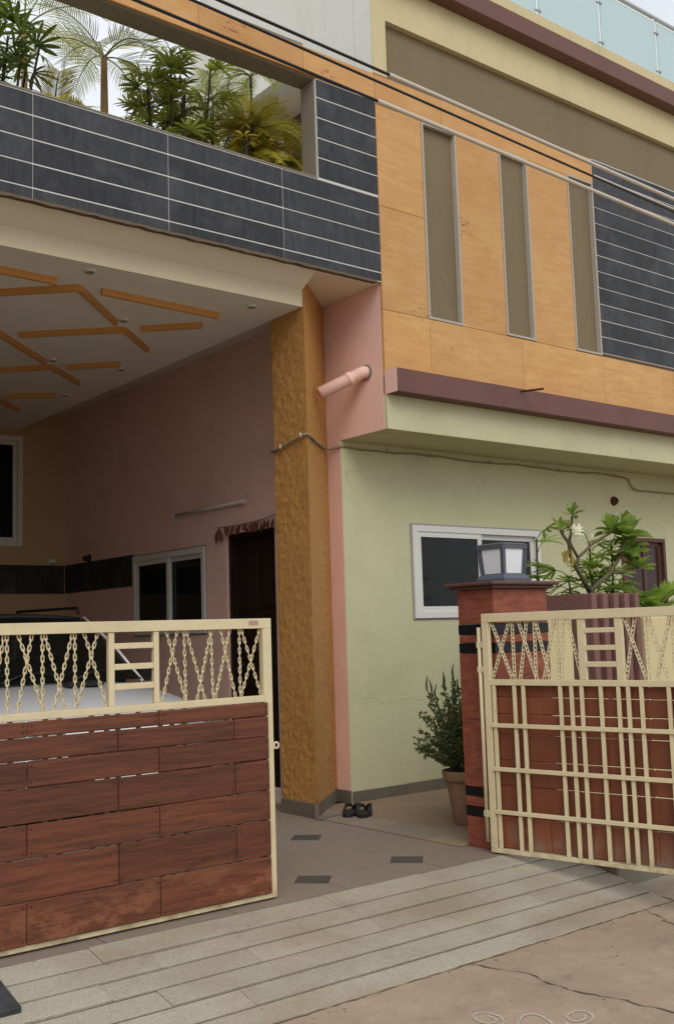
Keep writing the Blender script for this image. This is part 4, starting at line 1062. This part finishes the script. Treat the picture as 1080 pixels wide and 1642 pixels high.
loft([(0, sect(.68, .36, .66, .70)), (.05, sect(.76, .30, .74, .80)), (.2, sect(.83, .26, .84, .90)), (.6, sect(.88, .24, .93, 1.0)), (1.2, sect(.89, .24, 1.0, 1.07)), (1.45, sect(.9, .24, 1.02, 1.05)),
      (3.6, sect(.9, .24, 1.04, 1.06)), (4.15, sect(.88, .28, 1.03, 1.05)), (4.3, sect(.8, .36, .95, .97))], 'body', m_carpaint, car)
# greenhouse
def pt(x, y, z): return Vector((x, y, z))
A0, A1, B1, C0 = (.80, 1.22, 1.04), (.62, 1.98, 1.60), (.63, 3.65, 1.61), (.78, 4.15, 1.05)
rf = [(1.95, [(-.66, 1.59), (-.4, 1.625), (0, 1.635), (.4, 1.625), (.66, 1.59)]), (2.6, [(-.68, 1.625), (-.4, 1.665), (0, 1.675), (.4, 1.665), (.68, 1.625)]), (3.7, [(-.66, 1.60), (-.4, 1.635), (0, 1.645), (.4, 1.635), (.66, 1.60)])]
ro = loft(rf, 'roof', m_black, car, True, False); sm_ = ro.modifiers.new('thick', 'SOLIDIFY'); sm_.thickness = .05
for s_ in (-1, 1):
    f = lambda p: (p[0]*s_, p[1], p[2])
    tube('pillar', [f(A0), f((.72, 1.6, 1.35)), f(A1)], .012, m_carpaint, car, 8); tube('pillar', [f((.84, 2.45, 1.04)), f((.66, 2.5, 1.6))], .03, m_black, car, 8)
    tube('pillar', [f(C0), f(B1)], .05, m_carpaint, car, 8)
    for q, (a, b, c, d) in enumerate((((.82, 1.35, 1.05), (.84, 2.42, 1.05), (.67, 2.46, 1.59), (.66, 2.0, 1.58)), ((.84, 2.48, 1.05), (.80, 4.05, 1.06), (.66, 3.62, 1.58), (.67, 2.54, 1.59)))):
        link('side_window', raw([f(a), f(b), f(c), f(d)], [(0, 1, 2, 3)], 'side_window'), m_carglass, car)
    tube('roof_rail', [f((.6, 2.05, 1.64)), f((.61, 2.1, 1.69)), f((.61, 3.5, 1.70)), f((.6, 3.55, 1.65))], .014, m_black, car, 8)
    mr = loft([(1.50, [(s_*1.0+.10*math.cos(a), 1.10+.075*math.sin(a)) for a in [k*math.pi/4 for k in range(8)]]), (1.58, [(s_*1.0+.11*math.cos(a), 1.10+.08*math.sin(a)) for a in [k*math.pi/4 for k in range(8)]]), (1.62, [(s_*1.0+.09*math.cos(a), 1.10+.065*math.sin(a)) for a in [k*math.pi/4 for k in range(8)]])], 'wing_mirror', m_black, car)
    hl = loft([(.0, [(s_*(.56+.14*math.cos(a)), .74+.05*math.sin(a)) for a in [k*math.pi/4 for k in range(8)]]), (.12, [(s_*(.63+.17*math.cos(a)), .77+.07*math.sin(a)) for a in [k*math.pi/4 for k in range(8)]])], 'headlight', m_headlight, car); hl.location = (0, -.02, 0)
    for yw in (.75, 3.4):
        wh = empty_part('wheel', car); wh.location = (s_*.82, yw, .33)
        V = lathe([(.20, -.10), (.29, -.10), (.325, -.07), (.33, 0), (.325, .07), (.29, .10), (.20, .10)], 32); o = link('tyre', V, m_rubber, wh); o.rotation_euler = (0, R(90), 0)
        V = lathe([(0, .06), (.05, .07), (.06, .05), (.19, .06), (.205, .09), (.205, -.09)], 24); o = link('rim', V, m_steel, wh); o.rotation_euler = (0, R(90) if s_ > 0 else R(-90), 0)
ws = []
for i in range(7):
    u = (i/6-.5)*2; ws += [(.80*u, 1.16+.06*u*u, 1.075-.02*u*u), (.63*u, 1.95+.03*u*u, 1.61-.03*u*u)]
link('windscreen', raw(ws, [(2*i, 2*i+2, 2*i+3, 2*i+1) for i in range(6)], 'windscreen', True), m_carglass, car)
link('rear_window', raw([(-.76, 4.15, 1.06), (.76, 4.15, 1.06), (.62, 3.68, 1.6), (-.62, 3.68, 1.6)], [(0, 1, 2, 3)], 'rear_window'), m_carglass, car)
box('dashboard', (-.75, .75), (1.4, 1.8), (1.0, 1.1), m_black, car, .03)
for x in (-.36, .36):
    se = box('seat', (x-.24, x+.24), (2.35, 2.5), (.7, 1.25), m_black, car, .04); box('headrest', (-.12, .12), (-.05, .05), (.29, .46), m_black, se, .03)
box('grille', (-.42, .42), (-.02, .03), (.58, .72), m_black, car, .01); box('bumper', (-.70, .70), (-.05, .06), (.36, .52), m_black, car, .02)
box('number_plate', (-.25, .25), (-.058, -.0505), (.40, .51), m_plate, car, .001)
vn = empty_part('hood_vent', car); vn.location = (.12, .92, 1.068)
box('vent_base', (-.15, .15), (-.06, .06), (-.03, .0), m_black, vn, .004)
for k in range(4): box('slat', (-.145, .145), (-.052+.028*k, -.044+.028*k), (0, .009), m_black, vn, .001)
for x, y in ((-.45, 1.14), (.15, 1.14)): tube('wiper', [(x, y, 1.085), (x+.25, y+.12, 1.15), (x+.5, y+.06, 1.125)], .008, m_black, car, 6)


# ================================================================ GRIT: crumbs of stone and dry leaf on street, ramp and floor
GV, GF = [], []
def crumb(x, y, z, r):
    b0 = len(GV)
    for dx, dy, dz in ((1, 0, .3), (0, 1, .3), (-1, 0, .3), (0, -1, .3), (0, 0, 1), (0, 0, -.1)):
        k = r*rnd.uniform(.6, 1.2); GV.append((x+dx*k, y+dy*k, z+dz*r*rnd.uniform(.5, 1)))
    for a, b in ((0, 1), (1, 2), (2, 3), (3, 0)): GF.append((b0+a, b0+b, b0+4)); GF.append((b0+b, b0+a, b0+5))
for k in range(420):
    x, y = rnd.uniform(1.2, 6.5), rnd.uniform(1.2, 3.79)
    if rnd.random() < .4: y = 3.79-abs(rnd.gauss(0, .06))
    crumb(x, y, 0, rnd.choice((.0025, .003, .004, .006)))
for k in range(120):
    x, y = rnd.uniform(1.8, 5.3), rnd.uniform(3.82, 4.68); crumb(x, y, S*(y-3.8), rnd.choice((.002, .003, .005)))
for k in range(120):
    x, y = rnd.uniform(3.3, 6.2), rnd.uniform(4.75, 6.7); crumb(x, y, FZ+.003, rnd.choice((.002, .003, .005)))
gt = tag(link('grit', raw(GV, GF, 'grit'), paint('grit crumbs', srgb(112, 96, 80), .4, .95)), 'scattered grit crumbs on the street, ramp and floor', 'grit', None, 'stuff')
